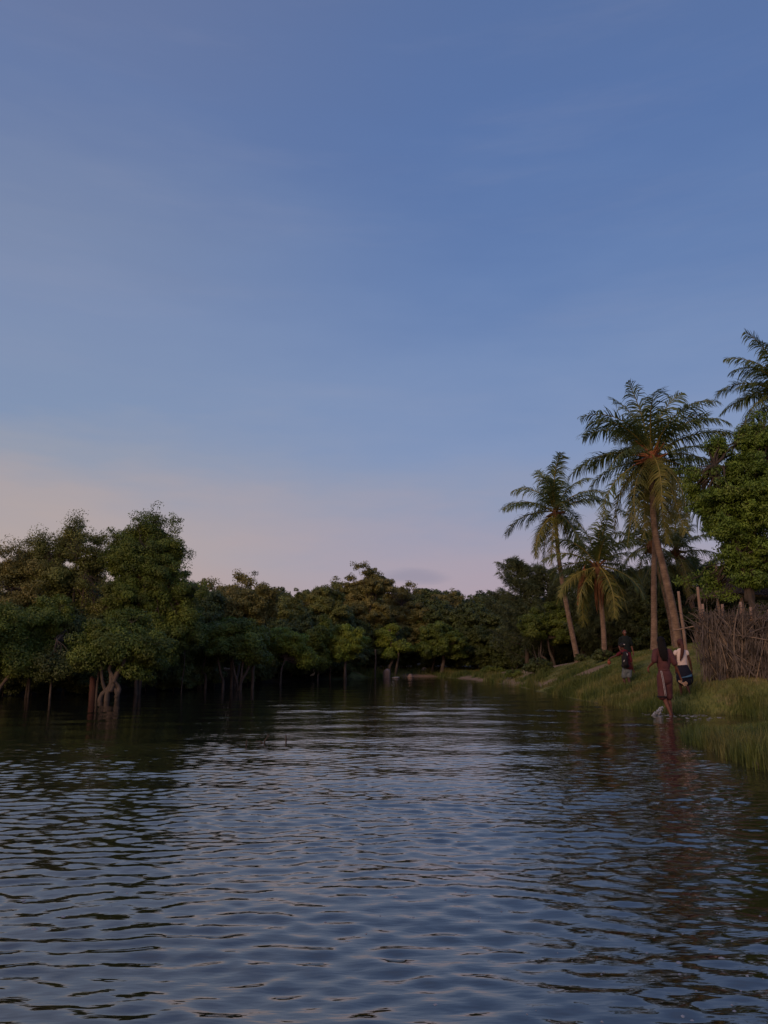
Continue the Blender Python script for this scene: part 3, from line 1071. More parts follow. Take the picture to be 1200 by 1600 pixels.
for lab, px, D, topy, spr, sd_, nb in [
    ('feathery dark tree at the left end, its plumes against the pink sky', 822, 50, 872, 2.3, 51, 60),
    ('feathery tree rising behind the left tall palm', 862, 49, 882, 2.1, 52, 52),
    ('feathery tree between the left tall palm and the short palm', 908, 47, 885, 2.2, 53, 52),
    ('feathery tree right behind the short palm', 952, 45, 895, 2.2, 54, 52),
    ('dark feathery tree left of the vertical palm trunk', 1000, 43, 890, 2.2, 55, 52),
    ('dark feathery tree behind the leaning palm trunk', 1050, 42, 885, 2.2, 56, 52),
    ('dark feathery tree behind the two tall poles', 1100, 41, 872, 2.2, 57, 52),
    ('dark feathery tree behind the thatched hut', 1165, 40, 880, 2.2, 58, 46)]:
    p = at(px, 1000, D)
    b = Vector((p.x, D, gz(p.x, D)))
    feather_tree(lab, b, at(px, topy, D).z, spr, sd_, nb, -0.6 if px < 870 else rngf.uniform(-.3, .3))

# small broad-leaved tree with crooked pale stem on the bank
p = at(850, 1030, 46)
T('bank_tree', 'low spreading green tree with a crooked pale stem on the bank', 'tree', Vector((p.x, 46, gz(p.x, 46))),
  [pell(838, 978, 32, 24, 46), pell(880, 985, 34, 24, 46.5), pell(860, 962, 30, 20, 46.8)], 60, M_GREEN, stem_r=0.07, leaf=0.12,
  stem_paths=[[(.05, 0, -.2), (.12, 0, .45), (-.18, 0, .75), (-.1, 0, 1.6)], [(.7, .2, -.2), (.6, .2, .4), (.4, .2, .9), (.3, .2, 1.7)]])

# fresh green broadleaf tree hanging over the hut
pb = at(1183, 1010, 22.5)
T('broadleaf_tree', 'big fresh green leafy tree hanging over the hut at the right edge', 'tree', Vector((pb.x, 22.5, gz(pb.x, 22.5))),
  [pell(1212, 690, 50, 52, 23.5), pell(1165, 735, 52, 48, 23), pell(1130, 770, 46, 36, 22.8), pell(1190, 800, 70, 70, 23), pell(1140, 825, 40, 46, 22.8),
   pell(1160, 870, 44, 44, 22.8), pell(1205, 880, 50, 48, 22.6), pell(1120, 700, 26, 26, 23.2), pell(1290, 770, 70, 110, 24), pell(1150, 790, 60, 60, 24), pell(1195, 760, 60, 80, 24.3), pell(1110, 800, 34, 40, 23.5), pell(1185, 690, 34, 40, 23), pell(1117, 915, 15, 12, 23.5), pell(1176, 906, 32, 20, 22.5), pell(1085, 760, 20, 30, 23.6)], 61, M_NEEM, M_BARKD, stem_r=0.12, density=520, leaf=0.10, clump=0.2, spray=8, nsub=8, aspect=0.38, droop=0.5,
  stem_paths=[[(0.05, 0, -.3), (0.02, 0, .8), (-.05, 0, 1.6), (-.15, .2, 3.0)], [(-.05, .1, 1.6), (.05, .2, 2.4), (.3, .3, 3.4), (.5, .5, 5.2)], [(-.1, .1, 2.2), (-.3, .1, 3.2), (-.5, .2, 4.4), (-.6, .4, 5.8)]])


# ------------------------------------------------------------------ palms
def frond_mesh(elev0, L, seed, kind='green', wind=0.0):
    """one frond along +X starting upward at elev0 degrees, bending under its weight; returns (leaf V,Q,T), rachis MB"""
    rng = random.Random(seed)
    rs = np.random.RandomState(seed)
    n = 26
    pts = [Vector((0, 0, 0))]
    ang = R(elev0)
    side = 0.0
    bend = {'green': 1.0, 'yellow': 1.0, 'dead': 0.7}[kind]
    total = R(62 if elev0 > 30 else 50) * bend * rng.uniform(.85, 1.15)
    if elev0 > 70:
        total *= 0.55
    sw = rng.uniform(-.25, .25)
    for i in range(n):
        u = (i + 1) / n
        a = max(ang - total * u ** 1.5 * 1.25, R(-84))
        side += sw / n
        s = L / n
        pts.append(pts[-1] + Vector((math.cos(a) * math.cos(side), math.cos(a) * math.sin(side), math.sin(a))) * s)
    mb = MB()
    mb.tube(pts, [0.035 * (1 - 0.88 * j / n) + .003 for j in range(n + 1)], n=5, cap=False)
    V, Q, Tn = [], [], []
    nl = 64
    broken = rng.uniform(.05, .22)
    roll = rng.gauss(0, .55)
    for sgn in (-1, 1):
        gsz = 4
        gd, gf, gl_, gt = 1.2, 0, 1, .45
        for j in range(nl):
            u = 0.13 + 0.87 * (j + rng.random() * .5) / nl
            if rng.random() < broken:
                continue
            if j % gsz == 0:
                gd, gf, gl_, gt = rng.uniform(.5, 2.4), rng.gauss(0, .22), rng.uniform(.78, 1.12), rng.gauss(.45, .16)
                gsz = rng.choice((3, 4, 5, 7))
            k = min(int(u * n), n - 1)
            p = pts[k].lerp(pts[k + 1], u * n - k)
            Tt = (pts[k + 1] - pts[k]).normalized()
            S = Tt.cross(Vector((0, 0, 1)))
            if S.length < .05:
                S = Vector((0, 1, 0))
            S.normalize()
            S = (Matrix.Rotation(roll * u, 3, Tt) @ S).normalized()
            U = S.cross(Tt).normalized()
            ll = 0.80 * L / 3.2 * (math.sin(math.pi * min(1, (u * 0.86 + 0.12))) ** 0.6 + .12) * rng.uniform(.85, 1.1)
            if kind == 'dead':
                ll *= .8
            fwd = 0.35 + 0.8 * u + gf
            ll *= gl_
            lift = rng.uniform(-.25, .35) if kind != 'dead' else -.6
            d0 = (S * sgn + Tt * fwd + U * lift).normalized()
            w = 0.022 * rng.uniform(.8, 1.2) * (L / 3.2)
            q = p
            wv = Tt
            droopy = gd * rng.uniform(.85, 1.2) * (1.0 if kind != 'dead' else 2.2)
            prev = None
            nseg = 3
            base = len(V)
            d = d0
            for m_ in range(nseg + 1):
                ww = w * (1.0, 1.05, .75, .12)[m_]
                V.append(tuple(q - wv * ww))
                V.append(tuple(q + wv * ww))
                if m_ < nseg:
                    q = q + d * ll / nseg
                    d = (d + Vector((0, wind * .0, -0.42 * droopy)) + Vector((rng.gauss(0, .05), rng.gauss(0, .05), 0))).normalized()
            tval = min(1, max(0, gt + rng.gauss(.0, .08)))
            for m_ in range(nseg):
                a = base + 2 * m_
                Q.append((a, a + 1, a + 3, a + 2))
            Tn += [tval] * (2 * (nseg + 1))
    return (np.array(V), np.array(Q), np.array(Tn)), mb


_fc = {}


def frond_data(e, L, var, kind):
    key = (e, L, var, kind)
    if key not in _fc:
        (V, Q, Tn), mb = frond_mesh(e, L, hash((e * 7 + var * 131 + len(kind))) % 10000, kind)
        m = {'green': M_FROND, 'yellow': M_FRONDY, 'dead': M_FRONDD}[kind]
        me = bpy.data.meshes.new('frond')
        me.from_pydata([tuple(v) for v in V], [], [tuple(int(i) for i in q) for q in Q])
        me.update()
        a = me.attributes.new('tint', 'FLOAT', 'POINT')
        a.data.foreach_set('value', Tn.astype(np.float32))
        me.materials.append(m)
        m2 = bpy.data.meshes.new('midrib')
        m2.from_pydata([tuple(v) for v in mb.v], [], mb.f)
        m2.update()
        m2.polygons.foreach_set('use_smooth', np.ones(len(m2.polygons), dtype=bool))
        m2.materials.append(M_RACHD if kind == 'dead' else M_RACHIS)
        _fc[key] = (me, m2)
    return _fc[key]


def add_frond(me, parent):
    o = link(bpy.data.objects.new('frond', me[0]))
    o.parent = parent
    r = link(bpy.data.objects.new('midrib', me[1]))
    r.parent = o
    return o


M_FIBRE2 = simple_mat('palm_fibre_brown', (0.20, 0.10, 0.05), (0.11, 0.06, 0.038), 12, .9, (1, 1, .3), .6)
M_NUT = simple_mat('coconut', (0.20, 0.13, 0.045), (0.13, 0.075, 0.03), 6, .5)
M_FIBRE = simple_mat('palm_fibre', (0.42, 0.16, 0.07), (0.22, 0.09, 0.05), 12, .9, (1, 1, .3), .6)


def palm(label, base, path, r0, L, seed, counts, group='coconut palms on the right bank', dead=0, nuts=6, yellow=2, skirt=False, ring=None):
    """path: world points of the trunk from base to crown"""
    rng = random.Random(seed)
    root = empty('palm_tree', base, label, 'palm', group)
    B = Vector(base)
    P = [Vector(q) - B for q in path]
    P[0].z -= 0.25
    mb = MB()
    n = 40
    mb.tube(P, lambda u: r0 * (1.0 - 0.36 * u) + r0 * 0.6 * math.exp(-u * 22), n=12, rings=n, lump=.03, rng=rng)
    mb.build('trunk', M_PALMBARK, root)
    top = P[-1]
    # leaf bases and fibre at the heart
    fb = MB()
    for i in range(26 if L > 3.2 else 14):
        a = rng.uniform(0, 6.28)
        e = rng.uniform(-.6, .9)
        d = Vector((math.cos(a) * math.cos(e), math.sin(a) * math.cos(e), math.sin(e)))
        s = top + Vector((0, 0, rng.uniform(-.35, .1)))
        fb.tube([s, s + d * .3, s + d * rng.uniform(.5, .85) * (L / 3.3) ** 1.3 + Vector((0, 0, -.05))], [.07, .05, .015], n=5, rings=4, cap=False)
    fb.ell(top + Vector((0, 0, -.1)), (.17, .17, .34))
    fb.build('crown_heart', M_FIBRE if L > 3.2 else M_FIBRE2, root)
    for i in range(nuts):
        a = rng.uniform(0, 6.28)
        nb = MB()
        nb.ell((0, 0, 0), (.10, .10, .13), n=10, m=8)
        o = nb.build('coconut', M_NUT, root)
        o.location = top + Vector((math.cos(a) * .25, math.sin(a) * .25, -.32 + rng.uniform(-.12, .1)))
    k = 0
    for (e, cnt) in counts:
        a0 = rng.uniform(0, 6.28)
        for j in range(cnt):
            a = a0 + 6.283 * j / cnt + rng.uniform(-.25, .25)
            if math.sin(a) < -.45 and -25 < e < 40 and rng.random() < .8:
                continue
            kind = 'green'
            if (e <= -20 and rng.random() < .2 + yellow * .2) or (-20 < e < 5 and rng.random() < .1 * yellow):
                kind = 'yellow'
            me = frond_data(e, L, rng.randrange(3), kind)
            o = add_frond(me, root)
            o.location = top + Vector((0, 0, rng.uniform(-.1, .12)))
            o.rotation_euler = (rng.uniform(-.12, .12), rng.uniform(-.12, .12), a)
            s = rng.uniform(.86, 1.1)
            o.scale = (s, s, s)
            if kind == 'yellow':
                o['label'] = 'yellowing drooping frond'
            k += 1
    for j in range(dead):
        a = rng.uniform(0, 6.28)
        me = frond_data(-62, L, j % 3, 'dead')
        o = add_frond(me, root)
        o.location = top + Vector((0, 0, -.15))
        o.rotation_euler = (0, 0, a)
        o.scale = (.75, .75, .75)
        o['label'] = 'dead rusty brown frond hanging down'
    if skirt:
        sb = MB()
        for i in range(60):
            a = rng.uniform(0, 6.28)
            z0 = rng.uniform(-.9, -.4)
            z1 = z0 - rng.uniform(.5, 1.3)
            q0 = top + Vector((math.cos(a) * .12, math.sin(a) * .12, z0))
            q1 = top + Vector((math.cos(a) * .19, math.sin(a) * .19, (z0 + z1) / 2))
            q2 = top + Vector((math.cos(a + .2) * .15, math.sin(a + .2) * .15, z1))
            sb.tube([q0, q1, q2], [.03, .026, .006], n=4, rings=5, cap=False)
        so = sb.build('leaf_skirt', M_FRONDD, root)
        so['label'] = 'rusty skirt of dead leaf bases round the trunk'
    return root


def gb(px, D):
    p = at(px, 1020, D)
    return Vector((p.x, D, gz(p.x, D)))


FULL = [(84, 3), (68, 6), (50, 7), (30, 7), (10, 6), (-12, 6), (-35, 5), (-58, 3)]
b = gb(904, 38)
palm('tall slim palm furthest left, trunk curving left up to the sky', b, [b, at(893, 985, 38), at(877, 900, 38), at(870, 840, 38), at(868, 800, 38)], .135, 2.9, 71, [(86, 2), (66, 4), (45, 5), (22, 5), (-5, 5), (-30, 4), (-55, 3)], dead=0, nuts=5)
b = gb(944, 34)
palm('short palm with rusty hanging fronds left of the group of people', b, [b, at(943, 985, 34), at(938, 930, 34), at(934, 885, 34)], .125, 2.6, 72, [(84, 3), (62, 5), (38, 6), (12, 7), (-14, 7), (-40, 5)], dead=0, nuts=3, yellow=4, skirt=True)
bp = bpy.data.objects.get('palm_tree.001')
# the one long dead frond hanging to the left of the short palm
_t = at(934, 885, 34) - b
for aa, ee, sc_ in ((3.0, -62, .8), (3.3, -62, .68)):
    o = add_frond(frond_data(ee, 2.35, 1 if aa < 3.1 else 0, 'dead'), bp)
    o.location = _t + Vector((-.55, -.1, .1))
    o.rotation_euler = (0, 0, aa)
    o.scale = (sc_,) * 3
    o['label'] = 'dead rusty brown frond hanging down'
b = gb(1062, 29)
palm('tallest palm, its trunk leaning left behind the pale pole', b, [b, at(1053, 960, 29), at(1036, 885, 29), at(1022, 820, 29), at(1018, 712, 29)], .16, 3.5, 73, [(84, 3), (68, 4), (50, 5), (30, 5), (10, 5), (-12, 5), (-35, 6), (-60, 3)], dead=0, nuts=9, yellow=3)
b = gb(1022, 31.5)
palm('palm with a straight upright trunk crossing behind the leaning one', b, [b, at(1022, 960, 31.5), at(1022, 880, 31.5), at(1026, 800, 31.5), at(1029, 722, 31.5)], .135, 2.9, 74, [(70, 2), (36, 3), (10, 4), (-20, 4), (-48, 4)], nuts=4)
b = gb(1056, 37)
palm('small palm with a thin pale leaning trunk between the two tall ones', b, [b, at(1049, 975, 37), at(1038, 925, 37), at(1026, 880, 37), at(1016, 852, 37)], .13, 2.3, 75, [(75, 3), (50, 5), (20, 5), (-15, 4), (-45, 2)], nuts=0, yellow=1)
b = gb(1092, 38)
palm('half-hidden palm in the shade right of the leaning trunk', b, [b, at(1085, 960, 38), at(1068, 900, 38), at(1056, 862, 38)], .14, 2.6, 76, [(75, 3), (50, 5), (20, 5), (-15, 4), (-45, 3)], nuts=0, yellow=1)
b = gb(1240, 30)
palm('high palm at the right edge above the leafy tree', b, [b, at(1238, 900, 30), at(1234, 750, 30), at(1230, 618, 30)], .18, 3.1, 77, [(84, 3), (64, 6), (42, 7), (18, 6), (-8, 5), (-34, 5), (-58, 3)], nuts=5)

# ------------------------------------------------------------------ hut, poles, brush fence
rng = random.Random(9)


def hut():
    D = 26.5
    c = at(1158, 1000, D)
    g = gz(c.x, D)
    root = empty('thatched_hut', Vector((c.x, D, g)), 'small open hut with a shaggy grey-brown thatched roof under the leafy tree', 'hut')
    s = mpp(D, 930)
    ex = 66 * s
    zE = at(1100, 934, D).z - g
    zA = at(1130, 889, D).z - g
    apx = (1130 - 1158) * s
    # hip roof surface: eave ring -> short ridge
    mb = MB()
    n = 28
    ring = []
    for i in range(n):
        a = 2 * math.pi * i / n
        q = 1 / max(abs(math.cos(a)) ** 1, abs(math.sin(a)) ** 1) ** .6
        ring.append(Vector((math.cos(a) * ex * q, math.sin(a) * 1.5 * q, zE + rng.uniform(-.04, .04))))
    rid = [Vector((max(apx, min(.6, r.x * .35)), 0, zA if r.x < 0 else zA - .08)) for r in ring]
    rows = 5
    for k in range(rows + 1):
        u = k / rows
        for i in range(n):
            p = ring[i].lerp(rid[i], u)
            p.z += -.10 * math.sin(u * math.pi) + rng.uniform(-.03, .03)
            mb.v.append(p)
    for k in range(rows):
        for i in range(n):
            a = k * n + i
            b2 = k * n + (i + 1) % n
            mb.f.append((a, b2, b2 + n, a + n))
    mb.f.append(tuple(range(n)))
    # shaggy bundles
    for i in range(900):
        u = rng.random() ** 1.2
        j = rng.randrange(n)
        w = rng.random()
        p = ring[j].lerp(ring[(j + 1) % n], w).lerp(rid[j].lerp(rid[(j + 1) % n], w), u)
        out = (ring[j] - rid[j]).normalized()
        side = Vector((rng.gauss(0, .12), rng.gauss(0, .12), rng.gauss(0, .05)))
        L = rng.uniform(.2, .45)
        a = p - out * .1 + Vector((0, 0, .02 - .1 * math.sin(u * math.pi)))
        mb.tube([a, a + (out + side) * L * .6 + Vector((0, 0, .03)), a + (out + side) * L + Vector((0, 0, -.05))], [.018, .014, .004], n=4, cap=False)
    mb.build('roof', M_THATCH, root, smooth=False)
    f = MB()
    f.tube([(apx, 0, zA - .25), (apx - .03, 0, zA + .12)], [.06, .04], n=7)
    f.build('ridge_pole', M_POLE, root)
    for (px, dy, r, lean) in ((1106, -1.0, .045, .06), (1138, -1.2, .06, .05), (1187, -1.0, .05, .05), (1225, -1.0, .05, 0), (1120, 1.2, .05, 0), (1190, 1.2, .05, 0)):
        x = (px - 1158) * s
        q = MB()
        q.tube([(x + lean * 1.4, dy, -.2), (x + lean, dy, zE * .5), (x, dy, zE + .12)], [r * 1.1, r, r * .9], n=8, rings=8, lump=.05, rng=rng)
        q.build('post', M_POLE, root)
    q = MB()
    q.tube([(-ex * .9, -1.1, zE - .03), (ex * .9, -1.1, zE)], [.03, .03], n=6)
    q.build('beam', M_POLE, root)
    return root


hut()


def pole(label, pts, r, D):
    b = at(pts[-1][0], pts[-1][1], D)
    g = gz(b.x, D)
    B = Vector((b.x, D, g))
    root = None
    mb = MB()
    P = [Vector((b.x + .02, D, g - .25)) - B] + [at(x, y, D) - B for x, y in reversed(pts)]
    mb.tube(P, [r * 1.15, r, r * .95, r * .8], n=8, rings=18, lump=.06, rng=rng)
    o = mb.build('wooden_pole', M_POLE)
    o.location = B
    tag(o, label, 'pole', 'bare poles beside the brush fence')
    return o


pole('bare pale wooden pole rising behind the girl', [(1060, 924), (1063, 950), (1068, 985), (1072, 1020)], .045, 21.5)
pole('bare pale wooden pole at the left end of the brush fence', [(1090, 917), (1093, 945), (1097, 975), (1101, 1020)], .045, 20.6)


def fence():
    # runs from px 1090 (farther) to beyond the right edge (nearer)
    A = at(1102, 1050, 20.3)
    Bp = at(1262, 1050, 18.6)
    A = Vector((A.x, 20.3, gz(A.x, 20.3)))
    Bv = Vector((Bp.x, 18.6, gz(Bp.x, 18.6)))
    root = empty('brush_fence', A, 'tangled brown fence of dry palm fronds and sticks', 'fence')
    d = (Bv - A)
    dn = d.normalized()
    perp = Vector((-dn.y, dn.x, 0))
    for part, mat, cnt, rr in (('dry_fronds', M_DRY, 1250, (.006, .02)), ('pale_sticks', M_DRYL, 190, (.008, .016))):
        mb = MB()
        bund = [(rng.random(), rng.gauss(0, .28)) for _ in range(46)]
        for i in range(cnt):
            bu, bl_ = bund[i % 46]
            loose = rng.random() < .35
            u = rng.random() if loose else min(1, max(0, bu + rng.gauss(0, .012)))
            p = d * u + perp * rng.gauss(0, .10)
            htop = 1.52 + .12 * math.sin(u * 17) + .08 * math.sin(u * 41) + .2 * math.exp(-((u - .3) / .12) ** 2) - (.16 if u > .5 else 0)
            if u < .02:
                htop *= .9
            h0 = rng.uniform(-.05, .5) if rng.random() < .7 else rng.uniform(.6, 1.2)
            h1 = min(htop + rng.uniform(-.2, .22), h0 + rng.uniform(.5, 1.7))
            lean = (rng.gauss(0, .2) if loose else bl_ + rng.gauss(0, .09))
            if rng.random() < .34:
                lean = rng.gauss(0, .55)
            htop *= .93
            if u < .12:
                lean = lean * (.5 if lean > 0 else .35)
            mid = p + dn * lean * .4 + perp * rng.uniform(-.16, .05) + Vector((0, 0, (h0 + h1) / 2))
            end = p + dn * lean + perp * rng.uniform(-.2, .1) + Vector((0, 0, h1))
            r = rng.uniform(*rr)
            mb.tube([p + Vector((0, 0, h0)), mid, end], [r, r * .9, r * .3], n=4, rings=5, cap=False)
            if part == 'dry_fronds' and rng.random() < .45:
                # hanging leaflet strips
                for q in range(5):
                    w = rng.random()
                    s0 = (p + Vector((0, 0, h0))).lerp(end, w)
                    e = s0 + Vector((rng.gauss(0, .08), rng.gauss(-.06, .06), -rng.uniform(.15, .5)))
                    base = len(mb.v)
                    ww = rng.uniform(.006, .016)
                    mb.v += [s0 - dn * ww, s0 + dn * ww, e + dn * ww * .5, e - dn * ww * .5]
                    mb.f.append((base, base + 1, base + 2, base + 3))
        # tangle along the top
        if part == 'dry_fronds':
            for i in range(340):
                u = rng.random() * .75
                z = 1.5 + rng.gauss(0, .16)
                a = d * u + perp * rng.gauss(0, .14) + Vector((0, 0, z))
                v = Vector((rng.gauss(0, 1), rng.gauss(0, .4), rng.gauss(0, .7))).normalized() * rng.uniform(.15, .5)
                mb.tube([a, a + v * .5 + Vector((0, 0, .05)), a + v], [.007, .006, .002], n=4, cap=False)
        ob = mb.build(part, mat, root, smooth=False)
        ob['kind'] = 'stuff'
    bk = MB()
    # matted backing of layered fronds
    nb = 60
    for k in range(nb):
        u = (k + .5) / nb
        w = d.length / nb * 1.4
        p = d * u + perp * (.12 + rng.uniform(-.02, .02))
        h = 1.45 + rng.uniform(-.12, .1)
        base = len(bk.v)
        for (sx, z, yy) in ((-1, -.1, 0), (1, -.1, 0), (1, h * .5, .03), (.8, h, 0), (-.8, h + rng.uniform(-.1, .1), 0), (-1, h * .5, -.03)):
            bk.v.append(p + dn * sx * w * .5 + perp * (yy + rng.uniform(-.02, .02)) + Vector((0, 0, z)))
        bk.f.append((base, base + 1, base + 2, base + 5))
        bk.f.append((base + 5, base + 2, base + 3, base + 4))
    ob = bk.build('matted_backing', M_THATCH, root, smooth=False)
    m = ob.modifiers.new('thick', 'SOLIDIFY')
    m.thickness = .04
    for u in (.0, .22, .40, .52, .68, .85):
        q = MB()
        p = d * u + perp * .02
        ln = rng.uniform(-.08, .08)
        q.tube([p + Vector((0, 0, -.3)), p + Vector((ln * .5, 0, .9)), p + Vector((ln, 0, 1.75 + rng.uniform(0, .25)))], [.05, .045, .035], n=7, rings=8, lump=.05, rng=rng)
        q.build('post', M_POLE, root)
    q = MB()
    q.tube([d * -.2 + Vector((-.1, .5, 1.33)), d * .1 + Vector((0, 0, 1.48)), d * .5 + Vector((0, -.05, 1.52)), d * 1.0 + Vector((0, 0, 1.62))], [.018, .022, .03, .03], n=6, rings=14)
    q.build('rail', M_POLE, root)
    return root


fence()

# ------------------------------------------------------------------ grass
def grass():
    rs = np.random.RandomState(4)
    zones = [  # x-range offset from shore, y-range, count, height, width
        (-.35, 3.6, 8.6, 16.5, 42000, .40, .011),
        (-.1, 6.5, 16.5, 45, 26000, -.42, .016),
        (-.1, 6.5, 16.5, 30, 80000, .17, .013),
        (0, 9, 28, 45, 60000, .19, .022),
        (0, 7, 45, 64, 24000, .30, .035),
    ]
    VV, TT = [], []
    for (a, b_, y0, y1, n, hh, w) in zones:
        y = rs.uniform(y0, y1, n)
        xs = np.interp(y, _sy, _sx)
        x = xs + a + (b_ - a) * rs.rand(n) ** 1.15
        if y1 > 60:
            x = np.where(rs.rand(n) < .35, rs.uniform(-3.6, 6, n), x)
            y = np.where(x < xs - .1, 55.6 + 0.6 * rs.rand(n) + np.abs(rs.normal(0, 2.0, n)), y)
        h0 = ground_h(x, y)
        sm_ = sand_mask(x, y)
        tuft = lownoise(x, y, 31, 3.2)
        tuft2 = lownoise(x, y, 32, 0.9)
        keep = (h0 > -0.09) & (rs.rand(n) > sm_ * 1.15) & (rs.rand(n) < 0.62 + 0.4 * tuft)
        # the short-cropped lawn higher on the bank
        d = x - xs
        if hh < 0:
            keep &= (lownoise(x, y, 33, 4.5) > .55)
        hgt = abs(hh) * np.clip(1.0 + 0.45 * tuft + .35 * tuft2, .25, 1.8) * np.interp(d, [0, 1.2, 2.6, 6], [1.1, 0.9, .34, .22])
        hgt = hgt * rs.uniform(.6, 1.25, n) * (np.interp(y, [8, 11, 12.5, 14, 15.2, 16.5], [1.1, .95, .62, .3, .15, .5]) if y1 < 17 else 1)
        x, y, h0, hgt, tuft2 = x[keep], y[keep], h0[keep], hgt[keep], tuft2[keep]
        m = len(x)
        az = rs.uniform(0, 6.283, m)
        lean = np.abs(rs.normal(.25, .22, m))
        dx, dy = np.cos(az) * lean * hgt, np.sin(az) * lean * hgt
        sx, sy_ = -np.sin(az + rs.normal(0, .8, m)) * w / 2, np.cos(az) * w / 2
        P = np.stack([x, y, h0 - .03], 1)
        S = np.stack([sx, sy_, 0 * sx], 1)
        mid = P + np.stack([dx * .35, dy * .35, hgt * .6], 1)
        tip = P + np.stack([dx, dy, hgt], 1)
        VV.append(np.stack([P - S, P + S, mid + S * .8, mid - S * .8, tip - S * .12, tip + S * .12], 1).reshape(-1, 3))
        TT.append(np.repeat(np.clip(.42 + .2 * tuft2 + rs.normal(0, .16, m), 0, 1), 6))
    V = np.concatenate(VV)
    Tt = np.concatenate(TT)
    n = len(V) // 6
    b0 = np.arange(n)[:, None] * 6
    Qg = np.concatenate([b0 + np.array([[0, 1, 2, 3]]), b0 + np.array([[3, 2, 5, 4]])])
    o = np_mesh('grass', V, Qg, M_GRASS, attrs={'tint': Tt})
    tag(o, 'green grass growing over the right bank down to the water', 'grass', kind='stuff')


M_GRASS = leaf_mat('grass_blade', (0.05, 0.078, 0.018), (0.088, 0.112, 0.025), (0.18, 0.16, 0.055), scale=0.7, trans=.25, rough=.6)
grass()


def shrub(label, px, D, w, h, seed, spikes=0, mat=None):
    p = at(px, 1040, D)
    b = Vector((p.x, D, gz(p.x, D)))
    rs = np.random.RandomState(seed)
    rg = random.Random(seed)
    root = empty('shrub', b, label, 'shrub', 'shrubs on the right bank')
    V_, Q_, T_, C_ = foliage(rs, [(0, 0, h * .45, w, w * .8, h * .5), (w * .4, 0, h * .3, w * .5, w * .5, h * .35), (-w * .5, 0, h * .3, w * .5, w * .5, h * .3)], 1500, .08, .12)
    np_mesh('foliage', V_, Q_, mat or M_DARK, root, attrs={'tint': T_})
    mb = MB()
    for i in range(14 + spikes):
        a = rg.uniform(0, 6.28)
        l = rg.uniform(.6, 1.0) if i < 14 else rg.uniform(1.2, 1.7)
        mb.tube([(0, 0, -.05), (math.cos(a) * w * .2, math.sin(a) * w * .2, h * l * .6), (math.cos(a) * w * .45, math.sin(a) * w * .45, h * l)], [.014, .01, .004], n=4, rings=4, cap=False)
    mb.build('stem', M_DRY, root)


shrub('ragged spiky bush on the sandy crest left of the palms', 842, 39, .75, .85, 81, 14)
shrub('small round dark bush at the foot of the short palm', 943, 33, .42, .5, 82)
shrub('low weedy tuft on the sand left of the spiky bush', 803, 42, .5, .4, 83, 4, M_GREEN)
shrub('dark bush at the foot of the furthest left palm', 912, 37.2, .38, .35, 84)
shrub('low leafy bush at the head of the bank by the round-headed tree', 770, 52, .8, .45, 85, 0, M_GREEN)

# ------------------------------------------------------------------ rocks, posts, bird, float, sticks
def rock(label, px, D, r, mat, seed, z=0.0, name='rock', cat='rock'):
    rg = random.Random(seed)
    p = at(px, 1060, D)
    mb = MB()
    ph = [rg.uniform(0, 6) for _ in range(6)]

    def fn(v):
        k = 1 + .16 * math.sin(v.x / r[0] * 3 + ph[0]) + .13 * math.sin(v.y / r[1] * 4 + ph[1]) + .1 * math.sin(v.z / r[2] * 5 + ph[2])
        return v * k
    mb.ell((0, 0, r[2] * .4), r, n=16, m=12, fn=fn)
    o = mb.build(name, mat, None)
    o.location = (p.x, D, z)
    tag(o, label, cat)
    return o


rock('pinkish boulder at the water edge below the two leaning trunks', 604, 55.2, (.32, .28, .42), M_ROCK, 1, .0)
rock('small flat pale stone in the water right of the pinkish boulder', 618, 54.5, (.25, .2, .07), M_ROCKW, 2)
rock('small reddish brown stone at the right end of the grassy islet', 641, 55.5, (.22, .2, .16), M_ROCK, 3)
rock('pale stone in the dark hollow behind the sandy spit', 663, 61, (.26, .2, .16), M_ROCKW, 4, gz(3.2, 61))
rock('brownish stone at the edge of the tall grass, bottom right', 1175, 9.7, (.07, .05, .05), M_ROCK, 6, .0)

mb = MB()
mb.tube([(0, 0, -.6), (.02, 0, .2), (-.02, 0, .65), (.0, 0, .72)], [.13, .11, .09, .04], n=9, rings=12, lump=.25, rng=rng)
o = mb.build('tree_stump', M_BARKR)
o.location = wbase(146, 25.2)
tag(o, 'reddish brown stump in the shade left of the twisted trunk', 'stump')

# loose thin stems standing in the water between the trees
M_STEM = M_BARK
for lab, px, D, h, r in [('thin pale stem right beside the reddish stump', 153, 25, 1.15, .035), ('thin stem standing alone left of the small yellow-topped mangrove', 396, 38, 1.6, .05),
                         ('thin dark stem under the rounded tree, to its left', 516, 48, 1.5, .05), ('thin stem at the left foot of the grassy islet', 586, 56, 1.6, .07),
                         ('slanting thin stem left of the broad round-headed tree', 672, 60, 1.6, .05), ('thin upright stem in the gap left of the round-headed tree', 677, 60.5, 1.9, .06),
                         ('thin stem in the shade right of the twisted trunk', 284, 31, 1.3, .022)]:
    mb = MB()
    sl_ = .5 if 'slanting' in lab else rng.uniform(-.08, .08)
    mb.tube([(0, 0, -.5), (sl_ * .3, 0, h * .35), (sl_ * .6 + .03, 0, h * .7), (sl_, 0, h * 1.25)], [r * 1.2, r, r * .9, r * .8], n=7, rings=10, lump=.05, rng=rng)
    o = mb.build('sapling_stem', M_BARK)
    o.location = wbase(px, D)
    tag(o, lab, 'stem', 'thin stems standing under the mangroves')

